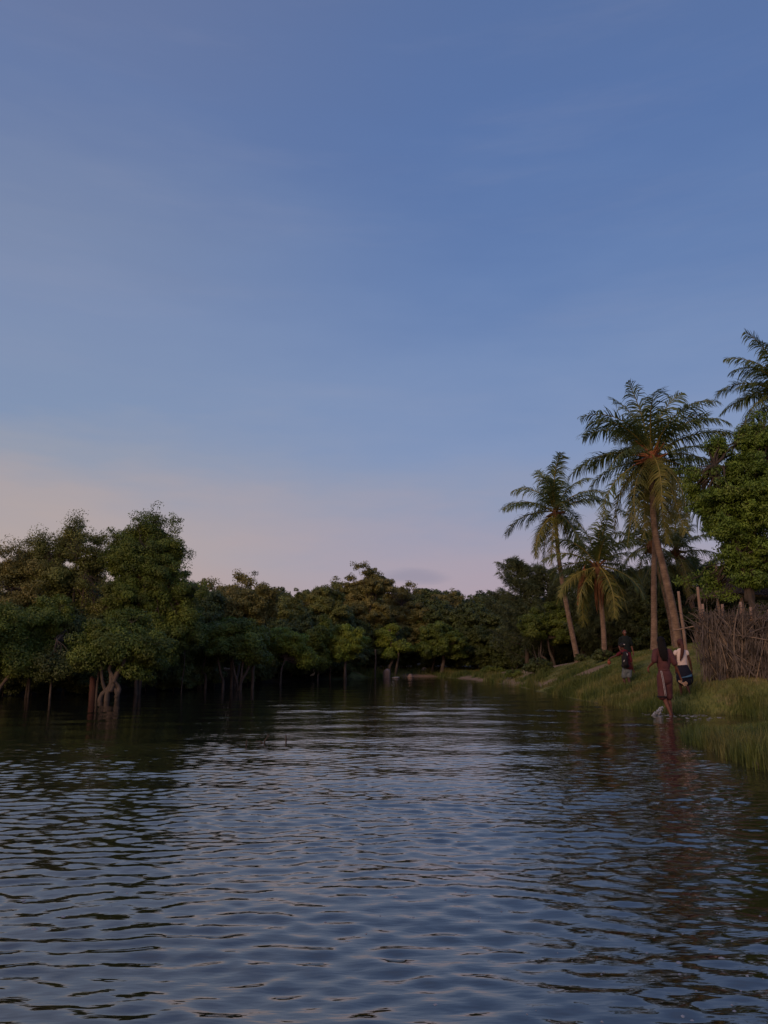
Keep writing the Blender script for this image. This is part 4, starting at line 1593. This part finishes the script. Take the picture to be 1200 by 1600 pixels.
# egret in the shallows
M_BIRD = simple_mat('white_feather', (0.62, 0.6, 0.56), (0.5, 0.48, 0.45), 10, .8)
M_BEAK = simple_mat('beak', (0.25, 0.17, 0.05), None, 10, .5)
def bird():
    p = at(488, 1060, 47)
    root = empty('wading_bird', Vector((p.x, 47, 0)), 'small pale wading bird standing in the dark shallows under the trees', 'bird')
    mb = MB()
    mb.limb([(Vector((-.14, 0, .30)), .02), (Vector((-.05, 0, .34)), .06), (Vector((.05, 0, .38)), .07), (Vector((.10, 0, .42)), .04)])
    mb.limb([(Vector((.09, 0, .42)), .035), (Vector((.13, 0, .50)), .02), (Vector((.06, 0, .56)), .016), (Vector((.07, 0, .63)), .016), (Vector((.10, 0, .66)), .024)], n=8)
    mb.build_remesh('body', M_BIRD, root, .008, 2)
    q = MB()
    q.tube([(.11, 0, .66), (.20, 0, .64)], [.012, .002], n=6)
    q.build('beak', M_BEAK, root)
    for s in (-1, 1):
        q = MB()
        q.tube([(.0, s * .03, .32), (.015, s * .03, .16), (0, s * .03, -.12)], [.008, .006, .006], n=6)
        q.build('leg', M_BARKD, root)
bird()

# white float
M_WHITE = simple_mat('white_plastic', (0.72, 0.72, 0.72), (0.62, 0.63, 0.64), 6, .5)
p = at(961, 1097, 23.2)
mb = MB()
mb.ell((0, 0, .03), (.055, .04, .05), n=12, m=8)
mb.tube([(.05, 0, .04), (.085, 0, .05)], [.018, .014], n=8)
o = mb.build('white_float', M_WHITE)
o.location = (p.x, 23.2, 0)
tag(o, 'small white float lying at the water edge below the boys', 'float')

# sticks poking up in mid river
for lab, px, py, L, a in [('short dark twig poking out of the calm patch, leftmost of three', 385, 1163, .07, .1),
                          ('bent dark twig with a pale fork, middle of the three in the river', 413, 1161, .12, .6),
                          ('thin upright twig, rightmost of the three in the river', 447, 1159, .12, -.05)]:
    v = (800 - py) / F
    D = CAMH / math.tan(math.atan(-v) - PITCH)
    q = at(px, py, D)
    mb = MB()
    mb.tube([(0, 0, -.25), (0, 0, 0), (a * L * .5, 0, L * .6), (a * L, 0, L)], [.012, .012, .010, .004], n=6, rings=8)
    if 'fork' in lab:
        mb.tube([(0, 0, -.02), (-.05, 0, .02), (-.13, 0, .03)], [.012, .01, .004], n=6, rings=6)
        mb.tube([(0, 0, .03), (.04, 0, .07), (.05, 0, .13)], [.009, .007, .003], n=6, rings=6)
    o = mb.build('twig', M_BARKD)
    o.location = (q.x, D, 0)
    tag(o, lab, 'twig', 'twigs poking out of the river')

# ------------------------------------------------------------------ small pale flecks on the near water, wake round the wading woman
def flecks():
    rs = np.random.RandomState(17)
    mb = MB()
    for i in range(150):
        y = rs.uniform(2.7, 4.6) ** 1.0
        x = rs.uniform(-.45, .45) * y
        if lownoise(np.array([x]), np.array([y]), 41, 2.5)[0] < .05:
            continue
        r = rs.uniform(.003, .009) * (1.7 if rs.rand() < .12 else 1)
        z = float(wave(np.array([x]), np.array([y]))[0]) + .002
        base = len(mb.v)
        n = 9
        ph = rs.rand() * 6.28
        mb.v.append(Vector((x, y, z + r * .35)))
        for k in range(n):
            a = 6.283 * k / n
            q = r * rs.uniform(.6, 1.3)
            mb.v.append(Vector((x + math.cos(a) * q * 1.5, y + math.sin(a) * q, z - .004)))
        for k in range(n):
            mb.f.append((base, base + 1 + k, base + 1 + (k + 1) % n))
    o = mb.build('pale_flecks', M_FLECK)
    tag(o, 'small pale flecks on the nearest water', 'foam', kind='stuff')


M_FLECK = simple_mat('pale_fleck', (0.30, 0.32, 0.36), (0.18, 0.2, 0.24), 30, 0.5)
flecks()

# ------------------------------------------------------------------ people
SKIN = simple_mat('skin_brown', (0.16, 0.062, 0.038), (0.13, 0.05, 0.032), 12, .55)
SKIN2 = simple_mat('skin_dark', (0.10, 0.042, 0.028), (0.08, 0.034, 0.024), 12, .55)
HAIR = simple_mat('black_hair', (0.006, 0.005, 0.005), (0.010, 0.008, 0.007), 60, .65, (1, 1, .1), .5, None, .15)
HAIRR = simple_mat('red_brown_hair', (0.10, 0.03, 0.018), (0.06, 0.02, 0.013), 60, .55, (1, 1, .1), .5)
MAROON = simple_mat('maroon_cloth', (0.12, 0.046, 0.048), (0.085, 0.032, 0.034), 10, .85, None, .5, 25)
WHITEC = simple_mat('cream_cloth', (0.78, 0.64, 0.58), (0.7, 0.56, 0.51), 10, .85, None, .4, 25)
NAVY = simple_mat('navy_cloth', (0.012, 0.014, 0.028), (0.009, 0.010, 0.02), 10, .85, None, .4, 25)
BLUEC = simple_mat('blue_cloth', (0.10, 0.22, 0.34), (0.07, 0.17, 0.28), 10, .85)
BLACKC = simple_mat('black_cloth', (0.010, 0.010, 0.012), (0.016, 0.015, 0.018), 10, .85, None, .4, 25)
REDC = simple_mat('red_cloth', (0.12, 0.012, 0.02), (0.09, 0.010, 0.016), 10, .85, None, .4, 25)
DENIM = simple_mat('pale_denim', (0.17, 0.20, 0.22), (0.11, 0.13, 0.15), 14, .85, None, .4, 25)
TEAL = simple_mat('dark_teal_cloth', (0.009, 0.016, 0.017), (0.007, 0.011, 0.012), 10, .85, None, .4, 25)
STRIPE = simple_mat('white_stripe', (0.55, 0.5, 0.5), (0.48, 0.44, 0.44), 10, .8)
TAN = simple_mat('tan_leather', (0.50, 0.33, 0.2), (0.42, 0.26, 0.16), 10, .6)
ORANGE = simple_mat('orange_cloth', (0.30, 0.085, 0.05), (0.24, 0.07, 0.04), 10, .7)
EYEW = simple_mat('eye_white', (0.6, 0.58, 0.55), None, 5, .3)
V3 = Vector


def hand(mb, wrist, d, palm_n, s=1.0, curl=.5, right=True):
    """palm, five fingers; d = direction the fingers point, palm_n = palm facing"""
    d = V3(d).normalized()
    pn = V3(palm_n)
    pn = (pn - d * pn.dot(d)).normalized()
    w = d.cross(pn) * (1 if right else -1)
    W = V3(wrist)
    mb.limb([(W, .024 * s), (W + d * .04 * s, .027 * s), (W + d * .085 * s, .026 * s)], n=8)
    for k in (-1, 1):
        mb.limb([(W + d * .02 * s + w * k * .012 * s, .017 * s), (W + d * .085 * s + w * k * .026 * s, .014 * s)], n=8)
    for i, (off, L) in enumerate(((.031, .068), (.011, .078), (-.010, .073), (-.030, .056))):
        b = W + d * .085 * s + w * off * s
        L *= s
        a = curl * (1 + .12 * i)
        p1 = b + (d * math.cos(a * .5) + pn * math.sin(a * .5)) * L * .42
        p2 = p1 + (d * math.cos(a * 1.3) + pn * math.sin(a * 1.3)) * L * .33
        p3 = p2 + (d * math.cos(a * 2.0) + pn * math.sin(a * 2.0)) * L * .25
        mb.limb([(b, .0098 * s), (p1, .009 * s), (p2, .008 * s), (p3, .007 * s)], n=6)
    b = W + d * .025 * s + w * .026 * s
    q1 = b + (d * .7 + w * .7 + pn * .25).normalized() * .035 * s
    q2 = q1 + (d * .9 + w * .3 + pn * .35).normalized() * .03 * s
    mb.limb([(b, .013 * s), (q1, .011 * s), (q2, .009 * s)], n=6)


def head(mb, c, s, yaw, nose=True):
    """c: head centre; s: scale 1 = adult head 0.23 m high; face along local +Y turned by yaw"""
    c = V3(c)
    Rm = Matrix.Rotation(yaw, 3, 'Z')

    def P(x, y, z):
        return c + Rm @ V3((x * s, y * s, z * s))
    mb.ell(P(0, -.012, .02), (.075 * s, .09 * s, .095 * s), n=20, m=14, rot=Rm)
    mb.ell(P(0, .018, -.04), (.058 * s, .066 * s, .075 * s), n=16, m=12, rot=Rm)
    mb.ell(P(0, .05, -.095), (.026 * s, .022 * s, .02 * s), n=10, m=8, rot=Rm)
    mb.limb([(P(0, .078, .0), .008 * s), (P(0, .098, -.035), .013 * s)], n=8)
    mb.ell(P(0, .078, -.065), (.024 * s, .012 * s, .010 * s), n=10, m=6, rot=Rm)
    for k in (-1, 1):
        mb.ell(P(k * .076, -.008, -.01), (.010 * s, .02 * s, .032 * s), n=10, m=8, rot=Rm)
        mb.limb([(P(k * .03, .075, .022), .008 * s), (P(k * .055, .06, .018), .007 * s)], n=6)
    return P


def arm(mb, sh, el, wr, s=1.0, r=(.044, .036, .033, .022)):
    sh, el, wr = V3(sh), V3(el), V3(wr)
    mb.limb([(sh, r[0] * s), (sh.lerp(el, .5), r[0] * .92 * s), (el, r[1] * s)])
    mb.limb([(el, r[1] * s), (el.lerp(wr, .3), r[2] * 1.08 * s), (wr, r[3] * s)])


def leg(mb, hip, kn, an, toe, s=1.0):
    hip, kn, an, toe = V3(hip), V3(kn), V3(an), V3(toe)
    mb.limb([(hip, .082 * s), (hip.lerp(kn, .5), .070 * s), (kn, .051 * s)])
    mb.limb([(kn, .050 * s), (kn.lerp(an, .3), .053 * s), (kn.lerp(an, .7), .038 * s), (an, .031 * s)])
    heel = an + V3((0, 0, -.045 * s)) - (toe - an).normalized() * .03 * s
    mb.limb([(heel, .03 * s), (an + (toe - an) * .5 + V3((0, 0, -.01 * s)), .034 * s), (toe, .024 * s)])


def torso(mb, hip, chest, neck, headc, s=1.0, w=1.0):
    hip, chest, neck, headc = V3(hip), V3(chest), V3(neck), V3(headc)
    mb.limb([(hip, (.135 * s * w, .10 * s)), (hip.lerp(chest, .5), (.115 * s * w, .09 * s)), (chest, (.15 * s * w, .10 * s)), (neck + V3((0, 0, -.06 * s)), (.10 * s, .07 * s))], n=18)
    mb.limb([(neck + V3((0, 0, -.06 * s)), .06 * s), (neck, .05 * s), (headc + V3((0, 0, -.06 * s)), .05 * s)], n=12)


# --- woman wading, seen from behind, walking away to the right
def woman():
    D = 18.3
    p = at(1042, 1117, D)
    root = empty('person', V3((p.x, D, 0)), 'person in maroon jumpsuit with long black hair wading out, sandals in hand', 'person', 'people on the right bank')
    k = .0157

    def L(px, py, y=0.0):
        return V3(((px - 1042) * k, y, (1117 - py) * .0156))
    mb = MB()
    hip = L(1043, 1056)
    torso(mb, hip, L(1042, 1032), L(1041, 1020), L(1040, 1012), .97)
    head(mb, L(1040, 1011, .01), .98, R(-15))
    ls, rs_ = L(1031.5, 1025.5), L(1051.5, 1025.5)
    lw, rw = L(1022, 1048, .12), L(1066, 1062, .02)
    arm(mb, ls, L(1027, 1040, -.05), lw, .95)
    arm(mb, rs_, L(1058, 1044, -.04), rw, .95)
    hand(mb, lw, (-.1, .1, -1), (1, 0, 0), .92, .5, False)
    hand(mb, rw, (.35, 0, -1), (-1, .2, -.2), .92, .9, True)
    # planted right leg, left leg trailing with its foot kicking water
    leg(mb, L(1047, 1060), L(1048, 1091, .10), L(1050, 1117, .02) + V3((0, 0, -.06)), L(1051, 1118, .16) + V3((0, 0, -.09)), .95)
    leg(mb, L(1038, 1060), L(1040, 1092, .02), L(1043, 1113, -.20) + V3((0, 0, -.02)), L(1042, 1117, -.10) + V3((0, 0, -.08)), .95)
    mb.build_remesh('body', SKIN, root, .0075, 3)
    # jumpsuit: loose bodice with elbow sleeves, tied waist, wide knee-length legs
    g = MB()
    g.limb([(L(1041.5, 1024), (.155, .10)), (L(1042, 1034), (.17, .115)), (L(1042, 1045), (.155, .115)), (L(1042, 1052), (.12, .10))], n=20)
    g.limb([(L(1041, 1020.5), (.08, .075)), (L(1041.5, 1026), (.16, .10))], n=16)
    g.limb([(ls, .075), (ls.lerp(L(1027, 1040, -.05), .5), .075), (L(1027.5, 1038, -.05), .07)])
    g.limb([(rs_, .075), (rs_.lerp(L(1058, 1044, -.04), .5), .075), (L(1057.5, 1042, -.04), .068)])
    g.limb([(L(1042, 1051), (.12, .10)), (L(1042.5, 1058), (.16, .13)), (L(1043, 1066), (.165, .13))], n=20)
    g.limb([(L(1038, 1062), (.11, .11)), (L(1037.5, 1078, .01), (.10, .11)), (L(1037, 1090, .0), (.095, .10))], n=16)
    g.limb([(L(1047, 1062), (.11, .11)), (L(1047.5, 1078, .05), (.10, .11)), (L(1048, 1090.5, .08), (.095, .10))], n=16)
    suit = g.build_remesh('jumpsuit', MAROON, root, .010, 4)
    b = MB()
    b.tube([L(1042, 1053.2), L(1042, 1051.2)], [(.130, .112), (.130, .112)], n=24)
    b.build('waist_tie', MAROON, suit)
    for dx in (0, 1.7):
        q = MB()
        pts = [L(1034.5 + dx + .45 * u * 8 / 8, 1053 + u * 4.6, -.125 - .012 * math.sin(u * .4)) for u in range(9)]
        pts = [V3((pp.x, -(.108 + .035 * math.sin(min(1, i / 3) * 1.57)) , pp.z)) for i, pp in enumerate(pts)]
        q.tube(pts, [(.004, .007)] * 9, n=6)
        q.build('stripe', STRIPE, suit)
    q = MB()
    q.tube([L(1036.5, 1089.5), L(1036.5, 1091.5)], [(.104, .108), (.104, .108)], n=20)
    q.build('hem', BLACKC, suit)
    # hair: a cap over the skull and a long fall down the back
    h = MB()
    c = L(1040, 1011, .01)
    h.ell(c + V3((0, -.02, .035)), (.088, .098, .098), n=18, m=12)
    h.limb([(c + V3((0, -.05, .02)), (.095, .06)), (c + V3((.0, -.10, -.14)), (.105, .05)), (c + V3((.01, -.125, -.30)), (.10, .04)), (c + V3((.03, -.12, -.42)), (.05, .02))], n=14)
    for i in range(26):
        a = rng.uniform(-.09, .09)
        h.tube([c + V3((a * .8, -.09, 0)), c + V3((a, -.15, -.2)), c + V3((a * 1.05 + .02, -.155, -.38 - rng.uniform(0, .08)))], [.012, .011, .003], n=5, rings=6)
    h.build_remesh('hair', HAIR, root, .009, 1)
    # sandals held by the straps: things of their own
    for i, (dx, dz, rot) in enumerate(((.0, 0, .3), (.07, -.02, .9))):
        sr = empty('sandal', root.location + rw + V3((.03 + dx, -.02 + .02 * i, -.14 + dz)), ('tan sandal hanging left in the wading person\'s hand', 'tan sandal hanging right in the wading person\'s hand')[i], 'sandal', 'pair of sandals held by the wading person')
        sr.rotation_euler = (R(60), R(25 - 40 * i), rot)
        so = MB()
        so.tube([(-.11, 0, 0), (-.05, 0, 0), (.03, 0, 0), (.11, 0, 0), (.13, 0, 0)], [(.03, .008), (.034, .009), (.038, .009), (.036, .008), (.012, .006)], n=12, rings=16)
        so.build('sole', TAN, sr)
        stp = MB()
        stp.tube([(.05, -.035, 0), (.04, -.02, .035), (.04, .02, .035), (.05, .035, 0)], [.007, .008, .008, .007], n=6, rings=10)
        stp.tube([(-.07, -.03, 0), (-.06, 0, .05), (-.07, .03, 0)], [.006, .006, .006], n=6, rings=8)
        stp.build('strap', TAN, sr)
    return root


woman()


def girl():
    D = 19.6
    p = at(1069, 1086, D)
    g0 = gz(p.x, D)
    root = empty('person', V3((p.x, D, g0)), 'child in cream top and navy skirt with blue hem, seen from behind', 'person', 'people on the right bank')
    k = mpp(D, 1050)
    zb = at(1069, 1086, D).z
    dz = -0.03

    def L(px, py, y=0.0):
        return V3(((px - 1069) * k, y, (1086 - py) * k + dz))
    mb = MB()
    s = .80
    torso(mb, L(1070, 1044), L(1069.5, 1026), L(1069, 1014.5), L(1068.5, 1008), s, .95)
    head(mb, L(1068.5, 1006, .02), .88, R(10))
    ls, rs_ = L(1060.5, 1019.5), L(1077.5, 1019.5)
    arm(mb, ls, L(1058.5, 1034), L(1060, 1047, .06), s)
    arm(mb, rs_, L(1082, 1034), L(1085, 1047, .06), s)
    hand(mb, L(1060, 1047, .06), (0, .2, -1), (1, 0, 0), .78, .5, False)
    hand(mb, L(1085, 1047, .06), (0.1, .2, -1), (-1, 0, 0), .78, .5, True)
    f = V3((0, 0, -dz))
    leg(mb, L(1067, 1050), L(1066.5, 1068, .12), L(1067, 1083, .08), L(1066, 1085, .2), s * .92)
    leg(mb, L(1073.5, 1050), L(1074, 1068, .0), L(1075, 1082, -.10), L(1074.5, 1085, .0), s * .92)
    mb.build_remesh('body', SKIN2, root, .007, 3)
    g = MB()
    g.limb([(L(1069, 1018), (.11, .08)), (L(1069.2, 1026), (.132, .095)), (L(1069.5, 1036), (.12, .09)), (L(1069.8, 1040), (.12, .09))], n=18)
    for a in (ls, rs_):
        g.limb([(a, .052), (a + V3((.015 if a is rs_ else -.015, 0, -.04)), .05)])
    g.build_remesh('top', WHITEC, root, .009, 3)
    g = MB()
    g.limb([(L(1069.8, 1040), (.122, .092)), (L(1070.5, 1048), (.165, .13)), (L(1071.5, 1056), (.205, .16)), (L(1072, 1062), (.205, .16))], n=22)
    sk = g.build_remesh('skirt', NAVY, root, .009, 2)
    g = MB()
    g.tube([L(1071.3, 1055.4), L(1071.6, 1056.4), L(1071.8, 1057.6)], [(.213, .168), (.219, .172), (.217, .17)], n=28, cap=False)
    g.build('hem_band', BLUEC, sk)
    h = MB()
    c = L(1068.5, 1006, .02)
    h.ell(c + V3((0, -.02, .03)), (.078, .088, .088), n=16, m=12)
    h.limb([(c + V3((0, -.08, .03)), .045), (c + V3((.0, -.14, -.06)), .042), (c + V3((-.01, -.15, -.20)), .045), (c + V3((-.04, -.14, -.33)), .035), (c + V3((-.07, -.13, -.42)), .012)], n=12)
    h.build_remesh('hair', HAIRR, root, .008, 1)
    return root


girl()


def boy():
    D = 24.0
    p = at(979, 1071, D)
    g0 = gz(p.x, D)
    root = empty('person', V3((p.x, D, g0)), 'child in red top, black backpack and pale shorts climbing the grass', 'person', 'people on the right bank')
    k = mpp(D, 1040)
    dz = -0.03

    def L(px, py, y=0.0):
        return V3(((px - 979) * k, y, (1071 - py) * k + dz))
    s = .82
    mb = MB()
    torso(mb, L(981, 1044), L(980, 1026), L(977, 1015.5), L(976, 1010), s, .95)
    head(mb, L(976, 1009.5, .02), .88, R(30))
    ls, rs_ = L(971.5, 1020), L(985.5, 1021)
    lw = L(957.5, 1027, .05)
    rw = L(991, 1045, .0)
    arm(mb, ls, L(965, 1024, .0), lw, s)
    arm(mb, rs_, L(988, 1035, -.05), rw, s)
    hand(mb, lw, (-.8, 0, -.7), (0, 0, -1), .8, .9, False)
    hand(mb, rw, (.35, 0, -1), (-1, 0, 0), .8, .5, True)
    leg(mb, L(978.5, 1048), L(977, 1059, .12), L(977.5, 1068.5, .02), L(977, 1070.5, .14), s * .9)
    leg(mb, L(983.5, 1048), L(982.5, 1059, -.02), L(981, 1067, -.22), L(981, 1070, -.12), s * .9)
    mb.build_remesh('body', SKIN2, root, .007, 3)
    g = MB()
    g.limb([(L(978, 1018), (.115, .085)), (L(980, 1026), (.145, .10)), (L(981.5, 1036), (.14, .10)), (L(982, 1043), (.15, .105))], n=18)
    g.limb([(ls, .055), (ls.lerp(L(965, 1024, .0), .6), .05)])
    g.limb([(rs_, .058), (rs_.lerp(L(988, 1035, -.05), .75), .052)])
    g.build_remesh('shirt', REDC, root, .009, 3)
    g = MB()
    for (a, b_) in (((978, 1046), (977, 1055)), ((984, 1046), (983.5, 1054.5))):
        g.limb([(L(a[0], a[1]), (.09, .09)), (L(b_[0], b_[1], .04 if a[0] < 980 else 0), (.083, .083))], n=14)
    g.limb([(L(981, 1043), (.135, .10)), (L(981, 1047), (.13, .10))], n=16)
    g.build_remesh('shorts', DENIM, root, .009, 2)
    c = L(976, 1009.5, .02)
    h = MB()
    h.ell(c + V3((0, -.01, .035)), (.083, .095, .082), n=16, m=12)
    q = Matrix.Rotation(R(30), 3, 'Z')
    h.limb([(c + q @ V3((0, .05, .045)), (.06, .012)), (c + q @ V3((0, .15, .035)), (.05, .01))], n=12)
    cp = h.build_remesh('cap', BLACKC, root, .008, 1)
    f = MB()
    f.ell(c + V3((.03, -.088, .055)), (.035, .012, .018), n=10, m=8)
    f.build('patch', STRIPE, cp)
    # backpack, worn: a thing of its own
    b = empty('backpack', root.location + L(976.5, 1030, -.15), 'black backpack with white marks on the climbing child\'s back', 'backpack')
    g = MB()
    g.limb([(V3((0.02, 0, .20)), (.09, .055)), (V3((0, 0, .05)), (.135, .08)), (V3((0, 0, -.12)), (.15, .085)), (V3((.0, 0, -.18)), (.13, .07))], n=16)
    bb = g.build_remesh('bag_body', BLACKC, b, .009, 3)
    for pts in ([(-.02, -.088, -.0), (.0, -.095, .06), (.02, -.09, .07)], [(.03, -.085, .10), (.05, -.08, .16), (.02, -.07, .2)], [(-.07, -.09, -.07), (-.05, -.098, -.02), (-.03, -.098, -.0)]):
        m_ = MB()
        m_.tube(pts, [.010, .018, .010], n=6, rings=6)
        m_.build('white_mark', STRIPE, bb)
    for sx in (-1, 1):
        m_ = MB()
        m_.tube([(sx * .07, .05, .2), (sx * .08, .13, .24), (sx * .09, .2, .12)], [(.02, .006)] * 3, n=6, rings=8)
        m_.build('strap', BLACKC, b)
    # small orange pouch hanging from the outstretched hand
    m_ = MB()
    m_.ell((0, 0, -.05), (.055, .04, .07), n=12, m=8)
    m_.tube([(0, 0, .01), (0, 0, .05)], [.03, .018], n=8)
    o = m_.build('orange_pouch', ORANGE)
    o.location = root.location + lw + V3((-.06, 0, -.09))
    tag(o, 'small orange pouch dangling from the climbing child\'s left hand', 'pouch')
    return root


boy()


def tall():
    D = 25.6
    p = at(981, 1070, D)
    g0 = gz(p.x, D)
    root = empty('person', V3((p.x, D, g0)), 'person in a dark shirt facing the river behind the child with the backpack', 'person', 'people on the right bank')
    k = mpp(D, 1020)
    top = at(980, 984, D).z - g0
    H = top
    s = H / 1.75
    mb = MB()
    torso(mb, (0, 0, .96 * s), (0, 0, 1.28 * s), (-.0, .0, 1.50 * s), (-.01, -.02, 1.60 * s), s, 1.05)
    P = head(mb, V3((-.02, -.02, 1.635 * s)), s * .98, R(180))
    arm(mb, (-.19 * s, 0, 1.41 * s), (-.24 * s, .03, 1.12 * s), (-.22 * s, -.1, .88 * s), s)
    arm(mb, (.19 * s, 0, 1.41 * s), (.24 * s, .03, 1.12 * s), (.25 * s, -.08, .88 * s), s)
    hand(mb, V3((-.22 * s, -.1, .88 * s)), (0, -.1, -1), (1, 0, 0), s, .5, True)
    hand(mb, V3((.25 * s, -.08, .88 * s)), (0, -.1, -1), (-1, 0, 0), s, .5, False)
    leg(mb, (-.09 * s, 0, .90 * s), (-.10 * s, -.03, .49 * s), (-.11 * s, .02, .07 * s), (-.13 * s, -.12, .03), s)
    leg(mb, (.09 * s, 0, .90 * s), (.11 * s, -.05, .49 * s), (.13 * s, -.0, .07 * s), (.15 * s, -.14, .03), s)
    bd = mb.build_remesh('body', SKIN, root, .0075, 3)
    g = MB()
    g.limb([(V3((0, 0, 1.44 * s)), (.15 * s, .10 * s)), (V3((0, 0, 1.3 * s)), (.19 * s, .13 * s)), (V3((0, 0, 1.1 * s)), (.17 * s, .12 * s)), (V3((0, 0, .90 * s)), (.18 * s, .125 * s))], n=20)
    for sx in (-1, 1):
        g.limb([(V3((sx * .18 * s, 0, 1.41 * s)), .068 * s), (V3((sx * .225 * s, .02, 1.18 * s)), .062 * s)])
    g.build_remesh('shirt', TEAL, root, .010, 3)
    g = MB()
    for sx in (-1, 1):
        g.limb([(V3((sx * .09 * s, 0, .88 * s)), .105 * s), (V3((sx * .11 * s, -.04, .46 * s)), .085 * s)])
    g.limb([(V3((0, 0, .93 * s)), (.17 * s, .115 * s)), (V3((0, 0, .86 * s)), (.17 * s, .115 * s))], n=16)
    g.build_remesh('shorts', BLACKC, root, .010, 2)
    h = MB()
    h.ell(V3((-.02, .005, 1.675 * s)), (.082 * s, .09 * s, .075 * s), n=16, m=12)
    h.build_remesh('hair', HAIR, root, .008, 1)
    for sx in (-1, 1):
        e = MB()
        e.ell(P(sx * .03, .079, .004), (.012, .008, .007), n=8, m=6)
        eo = e.build('eye', EYEW, root)
    return root


tall()

# splash and wake round the wading feet
def splash():
    rs = np.random.RandomState(3)
    p = at(1040, 1117, 18.2)
    mb = MB()
    # low churned ridges of foam spreading right of the feet, and a thrown sheet at the left foot
    for i in range(120):
        u = rs.rand() ** 1.5
        x = p.x - .35 + u * 1.35
        y = 18.0 + rs.normal(0, .42) - .2 * u
        r = rs.uniform(.005, .02)
        mb.ell((x, y, rs.uniform(-.008, .01)), (r * 2.8, r, r * .3), n=6, m=4)
    for i in range(110):
        t_ = rs.rand()
        h = .22 * t_ * rs.rand() ** .4
        x = p.x - .34 + t_ * .24 + rs.normal(0, .012)
        r = rs.uniform(.008, .022)
        mb.ell((x, 18.1 + rs.normal(0, .03), h), (r, r, r * 1.3), n=6, m=4)
    o = mb.build('splash', M_FOAM)
    tag(o, 'white splash and churned water round the wading person', 'splash', kind='stuff')


splash()
